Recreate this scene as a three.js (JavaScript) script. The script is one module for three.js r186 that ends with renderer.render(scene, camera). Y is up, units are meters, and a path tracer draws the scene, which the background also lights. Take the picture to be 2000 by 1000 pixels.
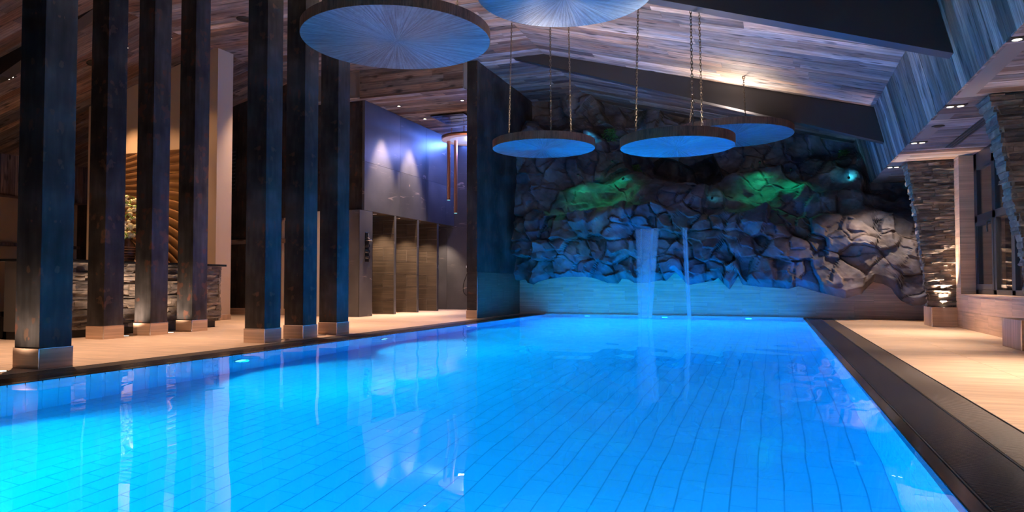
import * as THREE from 'three';
import { RoundedBoxGeometry } from 'three/addons/geometries/RoundedBoxGeometry.js';
import { mergeGeometries } from 'three/addons/utils/BufferGeometryUtils.js';
import { RectAreaLightUniformsLib } from 'three/addons/lights/RectAreaLightUniformsLib.js';

// ------------------------------------------------------------------ camera, sky, exposure
const scene = new THREE.Scene();
const R = Math.PI / 180;
const camera = new THREE.PerspectiveCamera(2 * Math.atan(500 / 1389.3) / R, 2, 0.05, 200);
camera.position.set(0, 0.68, 0);
camera.rotation.order = 'YXZ';
camera.rotation.set(1.8144 * R, 20.205 * R, 0);
camera.setViewOffset(2000, 1000, 0, -11, 2000, 1000);
camera.updateProjectionMatrix();
camera.updateMatrixWorld(true);
scene.background = new THREE.Color(0x04060c);            // night outside the windows
const renderer = new THREE.WebGLRenderer({ antialias: true });
renderer.toneMapping = THREE.LinearToneMapping;
renderer.toneMappingExposure = 1.0;
renderer.shadowMap.enabled = true;
RectAreaLightUniformsLib.init();

const WARM = new THREE.Color(1.0, 0.74, 0.56), HALL = new THREE.Color(1.0, 0.66, 0.45), WARMER = new THREE.Color(1.0, 0.54, 0.26), SOFT = new THREE.Color(1.0, 0.74, 0.58);
const POOL = new THREE.Color(0.0, 0.71, 1.0), POOL_END = new THREE.Color(0.0, 0.30, 1.0), LED_BLUE = new THREE.Color(0.10, 0.22, 1.0), GREEN = new THREE.Color(0.0, 1.0, 0.42), TEAL = new THREE.Color(0.05, 0.75, 1.0);
const LEVEL = {                                           // candela of each kind of lamp
  pool: 60, poolEnd: 90, soffit: 46, discTop: 27, hall: 150, columnUp: 4.5, pierUp: 48, stall: 13, showerSpot: 75, showerBlue: 260,
  rockGreen: 1.4, rockTeal: 0.5, artWash: 24, twin: 90,
};
function addLight(l, radius) { l.castShadow = true; l.shadow.radius = radius / 0.02; scene.add(l); if (l.target) scene.add(l.target); return l; }
function spot(p, t, color, cd, deg, pen = 0.5, radius = 0.03) {
  const l = new THREE.SpotLight(color, cd, 0, deg * R, pen, 2);
  l.position.set(...p); l.target.position.set(...t); return addLight(l, radius);
}
function point(p, color, cd, radius = 0.03) { const l = new THREE.PointLight(color, cd, 0, 2); l.position.set(...p); return addLight(l, radius); }

// ------------------------------------------------------------------ helpers
let seed = 12345;
const rnd = () => { seed = (seed + 0x6d2b79f5) | 0; let t = Math.imul(seed ^ (seed >>> 15), 1 | seed); t = (t + Math.imul(t ^ (t >>> 7), 61 | t)) ^ t; return ((t ^ (t >>> 14)) >>> 0) / 4294967296; };
const rr = (a, b) => a + (b - a) * rnd();
const pick = (a) => a[Math.floor(rnd() * a.length)];
const clamp = THREE.MathUtils.clamp, lerp = THREE.MathUtils.lerp, smooth = THREE.MathUtils.smoothstep;
const counts = new Map();
function numbered(name) { const n = counts.get(name) ?? 0; counts.set(name, n + 1); return n ? `${name}_${String(n).padStart(3, '0')}` : name; }
function shadows(m) { m.castShadow = true; m.receiveShadow = true; return m; }
function group(name, [x, y, z] = [0, 0, 0]) { const g = new THREE.Group(); g.name = numbered(name); g.position.set(x, y, z); scene.add(g); return g; }
function thing(name, label, category, pos, grp) {
  const g = group(name, pos); g.userData = { label, category }; if (grp) g.userData.group = grp; return g;
}
function struct(name, label) { const g = group(name); g.userData = { kind: 'structure' }; if (label) g.userData.label = label; return g; }
function part(parent, name, geo, mat, kind) { const m = shadows(new THREE.Mesh(geo, mat)); m.name = name; if (kind) m.userData.kind = kind; parent.add(m); return m; }
function solid(name, geo, mat) { const m = shadows(new THREE.Mesh(geo, mat)); m.name = numbered(name); m.userData = { kind: 'structure' }; scene.add(m); return m; }
// texture coordinates in metres; u runs along the grain axis
function metreUV(g, grain = 'x', ou = 0, ov = 0) {
  const p = g.attributes.position, n = g.attributes.normal, uv = new Float32Array(p.count * 2), ax = ['x', 'y', 'z'], gi = ax.indexOf(grain);
  const P = [0, 0, 0], N = [0, 0, 0];
  for (let i = 0; i < p.count; i++) {
    P[0] = p.getX(i); P[1] = p.getY(i); P[2] = p.getZ(i); N[0] = Math.abs(n.getX(i)); N[1] = Math.abs(n.getY(i)); N[2] = Math.abs(n.getZ(i));
    const k = N[0] > N[1] && N[0] > N[2] ? 0 : N[1] > N[2] ? 1 : 2, o = [0, 1, 2].filter((a) => a !== k);
    const u = o.includes(gi) ? gi : o[0], v = o.find((a) => a !== u);
    uv[2 * i] = P[u] + ou; uv[2 * i + 1] = P[v] + ov;
  }
  g.setAttribute('uv', new THREE.BufferAttribute(uv, 2)); return g;
}
function box(x0, y0, z0, x1, y1, z1, grain = 'x', ou = 0, ov = 0) {
  const g = new THREE.BoxGeometry(Math.abs(x1 - x0), Math.abs(y1 - y0), Math.abs(z1 - z0));
  g.translate((x0 + x1) / 2, (y0 + y1) / 2, (z0 + z1) / 2);
  return metreUV(g, grain, ou, ov);
}
function rbox(x0, y0, z0, x1, y1, z1, r = 0.004, grain = 'x', ou = 0, ov = 0) {
  const g = new RoundedBoxGeometry(Math.abs(x1 - x0), Math.abs(y1 - y0), Math.abs(z1 - z0), 1, r);
  g.translate((x0 + x1) / 2, (y0 + y1) / 2, (z0 + z1) / 2);
  return metreUV(g, grain, ou, ov);
}
function prism(pts, z0, z1, grain = 'x') {                // outline in x, y pushed from z0 to z1
  const s = new THREE.Shape(pts.map((p) => new THREE.Vector2(...p)));
  const g = new THREE.ExtrudeGeometry(s, { depth: z1 - z0, bevelEnabled: false });
  g.translate(0, 0, z0); return metreUV(g, grain);
}
function lathe(pts, seg = 32) { return new THREE.LatheGeometry(pts.map((p) => new THREE.Vector2(...p)), seg); }
function cyl(r0, r1, h, seg = 20) { return new THREE.CylinderGeometry(r0, r1, h, seg); }
function tube(pts, r, seg = 32, rad = 8) { return new THREE.TubeGeometry(new THREE.CatmullRomCurve3(pts.map((p) => new THREE.Vector3(...p))), seg, r, rad); }
const frustum = new THREE.Frustum().setFromProjectionMatrix(new THREE.Matrix4().multiplyMatrices(camera.projectionMatrix, camera.matrixWorldInverse));
function shown(geo) {
  geo.computeBoundingSphere(); const s = geo.boundingSphere, d = s.center.distanceTo(camera.position);
  return frustum.intersectsSphere(s) ? (s.radius / d) ** 2 : 1e-9 / d;
}
// the pieces that show largest become parts of their own, the rest one joined part
function pieces(parent, name, items, most = 300) {
  const vis = items.map((it) => ({ ...it, s: shown(it.geo) })).sort((a, b) => b.s - a.s);
  const own = vis.filter((v, i) => i < most && v.s > 1e-7), rest = vis.slice(own.length);
  own.forEach((v) => part(parent, name, v.geo, v.mat));
  if (rest.length) {
    const mats = [...new Set(rest.map((r) => r.mat))];
    const geos = mats.map((m) => mergeGeometries(rest.filter((r) => r.mat === m).map((r) => r.geo)));
    part(parent, name, geos.length > 1 ? mergeGeometries(geos, true) : geos[0], mats.length > 1 ? mats : mats[0], 'stuff');
  }
}

// ------------------------------------------------------------------ procedural textures
function hash2(x, y, s) { let h = Math.imul(x | 0, 374761393) ^ Math.imul(y | 0, 668265263) ^ Math.imul(s | 0, 974634777); h = Math.imul(h ^ (h >>> 13), 1274126177); return ((h ^ (h >>> 16)) >>> 0) / 4294967296; }
function vnoise(x, y, px, py, s) {                        // value noise, repeating every px, py cells
  const xi = Math.floor(x), yi = Math.floor(y), fx = x - xi, fy = y - yi, u = fx * fx * (3 - 2 * fx), v = fy * fy * (3 - 2 * fy);
  const m = (a, b) => ((a % b) + b) % b, x0 = m(xi, px), x1 = m(xi + 1, px), y0 = m(yi, py), y1 = m(yi + 1, py);
  return lerp(lerp(hash2(x0, y0, s), hash2(x1, y0, s), u), lerp(hash2(x0, y1, s), hash2(x1, y1, s), u), v);
}
function fbm(u, v, fx, fy, oct, s) { let a = 0.5, sum = 0, tot = 0; for (let o = 0; o < oct; o++) { sum += a * vnoise(u * fx, v * fy, fx, fy, s + o); tot += a; a *= 0.5; fx *= 2; fy *= 2; } return sum / tot; }
function texture(w, h, su, sv, fn, srgb = true) {         // fn(u, v) -> [r, g, b] 0..1; the picture covers su by sv metres
  const d = new Uint8Array(w * h * 4);
  for (let j = 0; j < h; j++) for (let i = 0; i < w; i++) {
    const c = fn(i / w, j / h), k = (j * w + i) * 4;
    d[k] = clamp(c[0], 0, 1) * 255; d[k + 1] = clamp(c[1], 0, 1) * 255; d[k + 2] = clamp(c[2], 0, 1) * 255; d[k + 3] = 255;
  }
  const t = new THREE.DataTexture(d, w, h, THREE.RGBAFormat);
  t.wrapS = t.wrapT = THREE.RepeatWrapping; t.magFilter = THREE.LinearFilter; t.minFilter = THREE.LinearMipmapLinearFilter; t.generateMipmaps = true;
  if (srgb) t.colorSpace = THREE.SRGBColorSpace;
  t.repeat.set(1 / su, 1 / sv); t.needsUpdate = true; return t;
}
const grey = (v) => [v, v, v];
// weathered boards: long streaks, nail-dark patches and saw marks
const woodFn = (u, v) => {
  const s = fbm(u, v, 3, 48, 4, 11), f = fbm(u, v, 24, 160, 2, 17), b = fbm(u, v, 4, 6, 3, 23), k = fbm(u, v, 9, 14, 2, 29);
  let x = 0.42 + 0.38 * s + 0.20 * (f - 0.5) + 0.42 * (b - 0.5); if (k > 0.68) x -= (k - 0.68) * 1.6; return x;
};
const woodMap = texture(1024, 512, 2.4, 0.8, (u, v) => { const x = woodFn(u, v), t = fbm(u, v, 3, 5, 2, 31) - 0.5; return [x * (1.16 + 0.28 * t), x * 1.1, x * (1.06 - 0.3 * t)]; });
const woodBump = texture(1024, 512, 2.4, 0.8, (u, v) => grey(woodFn(u, v)), false);
const steelFn = (u, v) => fbm(u, v, 5, 5, 5, 41);
const steelMap = texture(1024, 1024, 1.7, 1.7, (u, v) => {
  const a = steelFn(u, v), streak = fbm(u, v, 6, 40, 3, 47), sp = fbm(u, v, 17, 24, 4, 53), m = 0.30 + 0.40 * (a - 0.5) + 0.16 * (streak - 0.5);
  const k = 0.75 * smooth(sp + 0.42 * (fbm(u, v, 3, 2, 2, 59) - 0.5), 0.655, 0.74);   // coppery rust blooms
  return [lerp(m, 0.52 + 0.3 * (streak - 0.5), k), lerp(m * 0.97, 0.36, k), lerp(m * 0.95, 0.29, k)];
});
const steelRough = texture(512, 512, 1.7, 1.7, (u, v) => grey(0.42 + 0.35 * fbm(u, v, 6, 6, 4, 61)), false);
const veinFn = (u, v, s) => 0.5 + 0.5 * (fbm(u, v + 0.02 * fbm(u, v, 5, 5, 2, s + 9), 2, 42, 4, s) - 0.5) + 0.16 * (fbm(u, v, 6, 6, 3, s + 5) - 0.5);
const travMap = texture(1024, 512, 1.6, 0.8, (u, v) => { const x = 0.80 + 0.5 * (veinFn(u, v, 71) - 0.5); return [x * 1.06, x, x * 0.93]; });
const slateMap = texture(1024, 512, 1.4, 0.7, (u, v) => { const x = 0.55 + 0.6 * (veinFn(u, v, 83) - 0.5); return [x * 1.05, x, x * 0.92]; });
const marbleMap = texture(1024, 1024, 3, 3, (u, v) => {
  const a = fbm(u, v, 4, 4, 5, 91), w = fbm(u, v, 7, 2, 4, 97), s = Math.abs(fbm(u + 0.03 * a, v, 9, 2, 4, 101) - 0.5), p = fbm(u, v, 60, 16, 2, 103);
  let x = 0.44 + 0.25 * (a - 0.5); const k = smooth(0.020 - s, 0, 0.018) * smooth(w, 0.48, 0.62) * smooth(p, 0.4, 0.62); return [x + 0.42 * k, x + 0.33 * k, x + 0.27 * k];
});
const rockFn = (u, v) => 0.6 * fbm(u, v, 4, 4, 6, 111) + 0.4 * Math.abs(fbm(u, v, 7, 7, 5, 117) - 0.5) * 2;
const rockMap = texture(1024, 1024, 2.3, 2.3, (u, v) => {
  const x = 0.22 + 0.75 * rockFn(u, v), t = fbm(u, v, 3, 4, 4, 121) - 0.5, g = fbm(u, v, 5, 5, 3, 127); return [x * (1.02 + 0.7 * t), x * (0.97 + 0.3 * t), x * (0.95 - 0.25 * t + 0.1 * g)];
});
const rockBump = texture(1024, 1024, 2.3, 2.3, (u, v) => grey(rockFn(u, v) * 0.8 + 0.2 * fbm(u, v, 40, 40, 2, 131)), false);
const stoneBump = texture(512, 512, 0.5, 0.5, (u, v) => grey(fbm(u, v, 6, 14, 5, 141)), false);
const stoneMap = texture(512, 512, 0.7, 0.7, (u, v) => { const x = 0.35 + 0.6 * fbm(u, v, 5, 14, 5, 143); return [x, x * 0.97, x * 0.93]; });
const rayFn = (u, v) => 0.55 * fbm(u, v, 420, 2, 2, 151) + 0.3 * fbm(u, v, 150, 5, 2, 153) + 0.15 * fbm(u, v, 300, 30, 1, 155);
const rayMap = texture(2048, 128, 1, 1, (u, v) => grey(0.72 + 0.55 * (rayFn(u, v) - 0.5)));
const rayBump = texture(2048, 128, 1, 1, (u, v) => grey(rayFn(u, v)), false);
const plasterBump = texture(512, 512, 0.9, 0.9, (u, v) => grey(fbm(u, v, 10, 10, 5, 161)), false);

// ------------------------------------------------------------------ materials
const std = (color, o = {}) => { const { rgb, ...rest } = o; const m = new THREE.MeshStandardMaterial({ roughness: 0.6, ...rest }); if (Array.isArray(color)) m.color.setRGB(...color); else m.color.set(color); return m; };
const woods = [[0.62, 0.58, 0.57], [0.44, 0.40, 0.39], [0.28, 0.24, 0.225], [0.17, 0.14, 0.13], [0.36, 0.26, 0.21], [0.25, 0.15, 0.105], [0.80, 0.76, 0.74], [0.34, 0.31, 0.305], [0.50, 0.38, 0.31]]
  .map((c) => std(c, { map: woodMap, bumpMap: woodBump, bumpScale: 0.003, roughness: 0.75 }));
const M = {
  steel: std([0.50, 0.485, 0.48], { map: steelMap, roughnessMap: steelRough, metalness: 0.45, roughness: 0.8 }),
  darkPanel: std([0.40, 0.385, 0.37], { map: steelMap, roughnessMap: steelRough, metalness: 0.2, roughness: 0.85 }),
  beam: std([0.030, 0.030, 0.034], { roughness: 0.5, metalness: 0.2 }),
  beige: std([0.90, 0.74, 0.62], { map: travMap, roughness: 0.42 }),
  beigeWall: std([0.84, 0.65, 0.52], { map: travMap, roughness: 0.5 }),
  grout: std([0.33, 0.24, 0.18], { roughness: 0.9 }),
  slab: std([0.2, 0.17, 0.15], { roughness: 0.9 }),
  slate: std([0.26, 0.21, 0.17], { map: slateMap, roughness: 0.4 }),
  slateGrout: std([0.50, 0.44, 0.38], { roughness: 0.8 }),
  marble: std([0.50, 0.49, 0.52], { map: marbleMap, roughness: 0.38 }),
  lip: std([0.02, 0.02, 0.022], { roughness: 0.12 }),
  grate: std([0.022, 0.022, 0.032], { roughness: 0.22 }),
  groove: std([0.085, 0.066, 0.055], { roughness: 0.35 }),
  poolTile: std([0.70, 0.90, 0.96], { roughness: 0.25 }),
  poolTileB: std([0.67, 0.875, 0.945], { roughness: 0.25 }),
  poolGrout: std([0.42, 0.64, 0.74], { roughness: 0.8 }),
  cream: std([0.52, 0.41, 0.31], { bumpMap: plasterBump, bumpScale: 0.002, roughness: 0.85 }),
  brownWall: std([0.42, 0.28, 0.16], { bumpMap: plasterBump, bumpScale: 0.003, roughness: 0.8 }),
  black: std([0.010, 0.010, 0.011], { roughness: 0.5 }),
  blackGloss: std([0.012, 0.012, 0.014], { roughness: 0.15 }),
  frame: std([0.045, 0.05, 0.06], { roughness: 0.4, metalness: 0.4 }),
  chrome: std([0.75, 0.76, 0.78], { roughness: 0.15, metalness: 1 }),
  chain: std([0.16, 0.13, 0.10], { roughness: 0.35, metalness: 0.8 }),
  copper: std([0.85, 0.42, 0.27], { roughness: 0.32, metalness: 0.85 }),
  whiteGloss: std([0.75, 0.75, 0.78], { roughness: 0.3 }),
  bronze: std([0.36, 0.20, 0.10], { roughness: 0.33, metalness: 0.75 }),
  rim: std([0.27, 0.155, 0.105], { map: woodMap, bumpMap: woodBump, bumpScale: 0.003, roughness: 0.55 }),
  discTop: std([0.4, 0.36, 0.33], { roughness: 0.6 }),
  rock: std([0.40, 0.39, 0.39], { map: rockMap, bumpMap: rockBump, bumpScale: 0.03, roughness: 0.72 }),
  rockDark: std([0.10, 0.095, 0.09], { roughness: 0.9 }),
  leaf: std([0.06, 0.16, 0.04], { roughness: 0.6 }),
  blossom: std([0.80, 0.78, 0.55], { roughness: 0.8 }),
  vase: std([0.06, 0.03, 0.02], { roughness: 0.25, metalness: 0.3 }),
};
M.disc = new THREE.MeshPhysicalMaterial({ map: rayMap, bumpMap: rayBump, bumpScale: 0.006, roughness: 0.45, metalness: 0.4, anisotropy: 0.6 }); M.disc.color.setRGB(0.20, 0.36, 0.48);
M.stones = [[0.50, 0.41, 0.33], [0.36, 0.31, 0.26], [0.60, 0.50, 0.41], [0.28, 0.24, 0.22], [0.44, 0.37, 0.31]].map((c) => std(c, { map: stoneMap, bumpMap: stoneBump, bumpScale: 0.012, roughness: 0.8 }));
M.glass = new THREE.MeshPhysicalMaterial({ color: 0xffffff, transmission: 1, thickness: 0, roughness: 0.02, ior: 1.5 });
M.water = new THREE.MeshPhysicalMaterial({ color: 0xffffff, transmission: 1, thickness: 1, roughness: 0, ior: 1.333 });
M.water.attenuationColor = new THREE.Color().setRGB(0.25, 0.80, 0.95); M.water.attenuationDistance = 1.6;
const glow = (c, k) => { const m = std([0.02, 0.02, 0.02], { roughness: 0.5 }); m.emissive.copy(c); m.emissiveIntensity = k; return m; };
M.glowWarm = glow(new THREE.Color(1, 0.86, 0.68), 6); M.glowPool = glow(new THREE.Color(0.55, 1, 1), 2.2); M.glowGreen = glow(new THREE.Color(0.05, 1, 0.5), 0.25); M.glowTeal = glow(new THREE.Color(0.3, 0.9, 1), 0.8); M.glowBlue = glow(new THREE.Color(0.62, 0.6, 1), 0.7);

// ------------------------------------------------------------------ plan of the hall (metres)
const WX0 = -4.866, WX1 = 0.538, PZ0 = -15.5, PZ1 = -1.1, DEPTH = -1.23;     // water
const RIDGE = [-4.15, 5.15], EAVE = [1.59, 3.62], SOF = [1.82, 2.68];        // right-hand roof
const FOLD = -9.95, WALLX = 2.72, BACK = -18.3, FRONT = 3.0, FAR = -16.4, DARKZ = -12.95;
const roofY = (x) => (x < RIDGE[0] ? 5.15 : 5.15 - (x - RIDGE[0]) * (RIDGE[1] - EAVE[1]) / (EAVE[0] - RIDGE[0]));

// boards covering a rectangle lu (along the boards) by lv, put in place by matrix; local y looks away from the room
function boards(parent, lu, lv, matrix, tones, widths = [0.12, 0.16, 0.21, 0.26], lens = [1.1, 3.4]) {
  const items = []; let v = 0;
  while (v < lv - 0.01) {
    const w = Math.min(pick(widths), lv - v); let u = 0;
    while (u < lu - 0.01) {
      let l = Math.min(rr(...lens), lu - u); if (lu - u - l < 0.35) l = lu - u;
      const t = rr(0, 0.007), g = box(u + 0.001, -0.002 + t, v + 0.0015, u + l - 0.001, 0.03, v + w - 0.0015, 'x', rr(0, 2.4), rr(0, 0.8));
      g.applyMatrix4(matrix); items.push({ geo: g, mat: woods[pick(tones)] }); u += l;
    }
    v += w;
  }
  pieces(parent, 'plank', items, 290);
}
// a frame: origin, direction of the boards, direction across
function frameOf(o, du, dv) {
  const u = new THREE.Vector3(...du).normalize(), v = new THREE.Vector3(...dv).normalize(), n = new THREE.Vector3().crossVectors(v, u);
  return new THREE.Matrix4().makeBasis(u, n, v).setPosition(...o);
}

// ------------------------------------------------------------------ roof
{
  const dx = EAVE[0] - RIDGE[0], dy = EAVE[1] - RIDGE[1], L = Math.hypot(dx, dy);
  const slope = struct('ceiling_right');
  const GREYS = [0, 0, 1, 1, 2, 3, 4, 6, 7, 7, 8, 1, 2];
  boards(slope, L, 9.85, frameOf([RIDGE[0], RIDGE[1], BACK], [dx, dy, 0], [0, 0, 1]), GREYS);
  part(slope, 'roof_deck', prism([[RIDGE[0], RIDGE[1] + 0.03], [EAVE[0] + 0.3, EAVE[1] - 0.05], [EAVE[0] + 0.3, EAVE[1] + 0.3], [RIDGE[0], RIDGE[1] + 0.3]], BACK, FRONT), M.slab);
  const flat = struct('ceiling_middle');
  boards(flat, RIDGE[0] - FOLD, 9.6, frameOf([FOLD, 5.15, BACK + 1.4 + 0.0], [1, 0, 0], [0, 0, 1]), [0, 1, 2, 3, 4, 5, 7, 2, 1, 3, 4]);
  part(flat, 'roof_deck', box(FOLD - 0.02, 5.18, BACK, RIDGE[0], 5.5, FRONT), M.slab);
  const left = struct('ceiling_left');
  const lx = FAR - FOLD, ly = -0.26 * (FOLD - FAR);
  boards(left, Math.hypot(lx, ly), 9.0, frameOf([FAR, 5.15 + ly, -14.5], [-lx, -ly, 0], [0, 0, 1]), [2, 3, 4, 5, 5, 8, 4, 2], [0.14, 0.18, 0.24]);
  part(left, 'roof_deck', prism([[FAR, 5.18 + ly], [FOLD, 5.18], [FOLD, 5.5], [FAR, 5.5 + ly]], -14.5, FRONT), M.slab);
  const fascia = struct('ceiling_fascia');
  const fx = SOF[0] - EAVE[0], fy = SOF[1] - EAVE[1], FL = Math.hypot(fx, fy);
  boards(fascia, FL, 13.4, frameOf([EAVE[0], EAVE[1], BACK + 1.5], [fx, fy, 0], [0, 0, 1]), [0, 1, 1, 2, 7, 7, 6, 2, 3], [0.09, 0.14, 0.2, 0.24, 0.28], [1.2, 1.3]);
  part(fascia, 'backing', prism([[EAVE[0] + 0.03, EAVE[1]], [SOF[0] + 0.03, SOF[1]], [SOF[0] + 0.2, SOF[1]], [EAVE[0] + 0.2, EAVE[1]]], BACK, FRONT), M.slab);
  const soffit = struct('ceiling_soffit');
  boards(soffit, WALLX + 0.3 - SOF[0], 13.0, frameOf([SOF[0], SOF[1], BACK + 1.6], [1, 0, 0], [0, 0, 1]), [0, 1, 2, 4, 8, 4, 1, 5, 7], [0.12, 0.16, 0.2, 0.26], [1.2, 1.3]);
  part(soffit, 'roof_deck', box(SOF[0], SOF[1] + 0.03, BACK, WALLX + 0.6, SOF[1] + 0.3, FRONT), M.slab);
  // steel beams across the hall, deeper towards the eaves
  for (const z of [-13.07, -8.25]) {
    const b = struct('roof_beam');
    part(b, 'rafter', prism([[-4.81, 5.155], [1.74, 3.02], [1.62, 3.60], [-4.15, 5.16]], z - 0.2, z), M.beam);
    part(b, 'rafter_tail', prism([[FOLD - 0.1, 5.14], [-12.32, 4.24], [-14.2, 3.8], [-14.2, 4.06]], z - 0.2, z), M.beam);
  }
}

// ------------------------------------------------------------------ pool basin and water
{
  const basin = struct('pool_basin');
  const T = 0.4, y0 = DEPTH - T;
  part(basin, 'basin_shell', mergeGeometries([
    box(WX0 - T, y0, PZ0 - T, WX1 + T, DEPTH - 0.003, PZ1 + T), box(WX0 - T, DEPTH - 0.003, PZ0 - T, WX0 - 0.002, -0.03, PZ1 + T), box(WX1 + 0.002, DEPTH - 0.003, PZ0 - T, WX1 + T, -0.03, PZ1 + T),
    box(WX0, DEPTH - 0.003, PZ0 - T, WX1, -0.03, PZ0 - 0.002), box(WX0, DEPTH - 0.003, PZ1 + 0.002, WX1, -0.03, PZ1 + T)]), M.poolGrout);
  const tw = 0.1251, tl = 0.2502, nx = Math.round((WX1 - WX0) / tw), w = (WX1 - WX0) / nx, items = [];
  const tile = new THREE.BoxGeometry(w - 0.007, 0.008, tl - 0.007);
  for (let i = 0; i < nx; i++) for (let z = PZ1 - (i % 2 ? 0 : tl / 2), j = 0; z > PZ0; z -= tl, j++) {
    const za = Math.min(z, PZ1), zb = Math.max(z - tl, PZ0); if (za - zb < 0.04) continue;
    items.push([WX0 + (i + 0.5) * w, DEPTH - 0.004, (za + zb) / 2, (za - zb - 0.007) / (tl - 0.007), rnd()]);
  }
  const near = new THREE.Vector3(-0.6, 0, -3.0);
  items.forEach((t) => { t.d = Math.hypot(t[0] - near.x, (t[2] - near.z) * 0.75); const v = new THREE.Vector3(t[0], -0.25, t[2]).project(camera); t.in = Math.abs(v.x) < 1.1 && Math.abs(v.y) < 1.05; if (!t.in) t.d += 50; });
  items.sort((a, b) => a.d - b.d);
  items.slice(0, 280).forEach((t) => { const m = part(basin, 'tile', tile, t[4] < 0.5 ? M.poolTile : M.poolTileB); m.position.set(t[0], t[1], t[2]); m.scale.z = t[3]; });
  const D = new THREE.Object3D(), rest = items.slice(280).map((t) => [t[0], t[1], t[2], 1, t[3], 0, 0]);
  // wall tiles, upright
  for (const [x, s] of [[WX0 - 0.004, 1], [WX1 + 0.004, -1]]) for (let z = PZ1 - 0.063; z > PZ0; z -= 0.1251) for (let k = 0; k < 5; k++) rest.push([x, -0.125 - k * 0.2502, z, 1, 1, s, 0]);
  for (let x = WX0 + 0.063; x < WX1; x += 0.1251) for (let k = 0; k < 5; k++) { rest.push([x, -0.125 - k * 0.2502, PZ0 - 0.004, 1, 1, 0, 1]); rest.push([x, -0.125 - k * 0.2502, PZ1 + 0.004, 1, 1, 0, 1]); }
  const im = new THREE.InstancedMesh(tile, M.poolTile, rest.length);
  rest.forEach((t, i) => { D.position.set(t[0], t[1], t[2]); D.rotation.set(0, 0, 0, 'XYZ'); D.scale.set(t[3], 1, t[4]); if (t[5]) D.rotation.set(Math.PI / 2, Math.PI / 2, 0, 'YXZ'); if (t[6]) D.rotation.set(Math.PI / 2, 0, 0, 'XYZ'); D.updateMatrix(); im.setMatrixAt(i, D.matrix); });
  im.name = 'tile'; im.userData.kind = 'stuff'; shadows(im); basin.add(im);

  // the water itself: one closed body with a lightly rippled top
  const e = 0.02, X0 = WX0 - e, X1 = WX1 + e, Z0 = PZ0 - e, Z1 = PZ1 + e, NX = 150, NZ = 380, pos = [], idx = [];
  const h = (x, z) => -0.004 + 0.0011 * Math.sin(1.3 * x + 0.9 * z + 0.7 * Math.sin(0.8 * z)) + 0.0007 * Math.sin(2.9 * x - 2.2 * z + Math.sin(1.7 * x)) + 0.0006 * Math.sin(6.1 * x + 4.3 * z + 1.3 * Math.sin(2.1 * z - x)) + 0.0005 * Math.sin(-7.9 * x + 9.2 * z + 1.1 * Math.sin(3 * x));
  for (let j = 0; j <= NZ; j++) for (let i = 0; i <= NX; i++) { const x = lerp(X0, X1, i / NX), z = lerp(Z0, Z1, j / NZ), f = Math.min(1, (x - X0) / 0.2, (X1 - x) / 0.2, (z - Z0) / 0.2, (Z1 - z) / 0.2); pos.push(x, lerp(-0.004, h(x, z), f), z); }
  for (let j = 0; j < NZ; j++) for (let i = 0; i < NX; i++) { const a = j * (NX + 1) + i, b = a + 1, c = a + NX + 1, d = c + 1; idx.push(a, c, b, b, c, d); }
  const top = new THREE.BufferGeometry(); top.setAttribute('position', new THREE.Float32BufferAttribute(pos, 3)); top.setIndex(idx); top.computeVertexNormals();
  const yb = DEPTH - 0.05, side = new THREE.BufferGeometry();
  const V = [[X0, -0.004, Z0], [X1, -0.004, Z0], [X1, -0.004, Z1], [X0, -0.004, Z1], [X0, yb, Z0], [X1, yb, Z0], [X1, yb, Z1], [X0, yb, Z1]], Q = [[0, 1, 5, 4], [1, 2, 6, 5], [2, 3, 7, 6], [3, 0, 4, 7], [4, 5, 6, 7]], sp = [];
  for (const [a, b, c, d] of Q) for (const k of [a, b, c, a, c, d]) sp.push(...V[k]);
  side.setAttribute('position', new THREE.Float32BufferAttribute(sp, 3)); side.computeVertexNormals();
  const flatTop = top.toNonIndexed(); const wg = mergeGeometries([flatTop, side]);
  const water = solid('water', wg, M.water); water.userData.label = 'bright blue lit water filling the long swimming pool';
}

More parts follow.
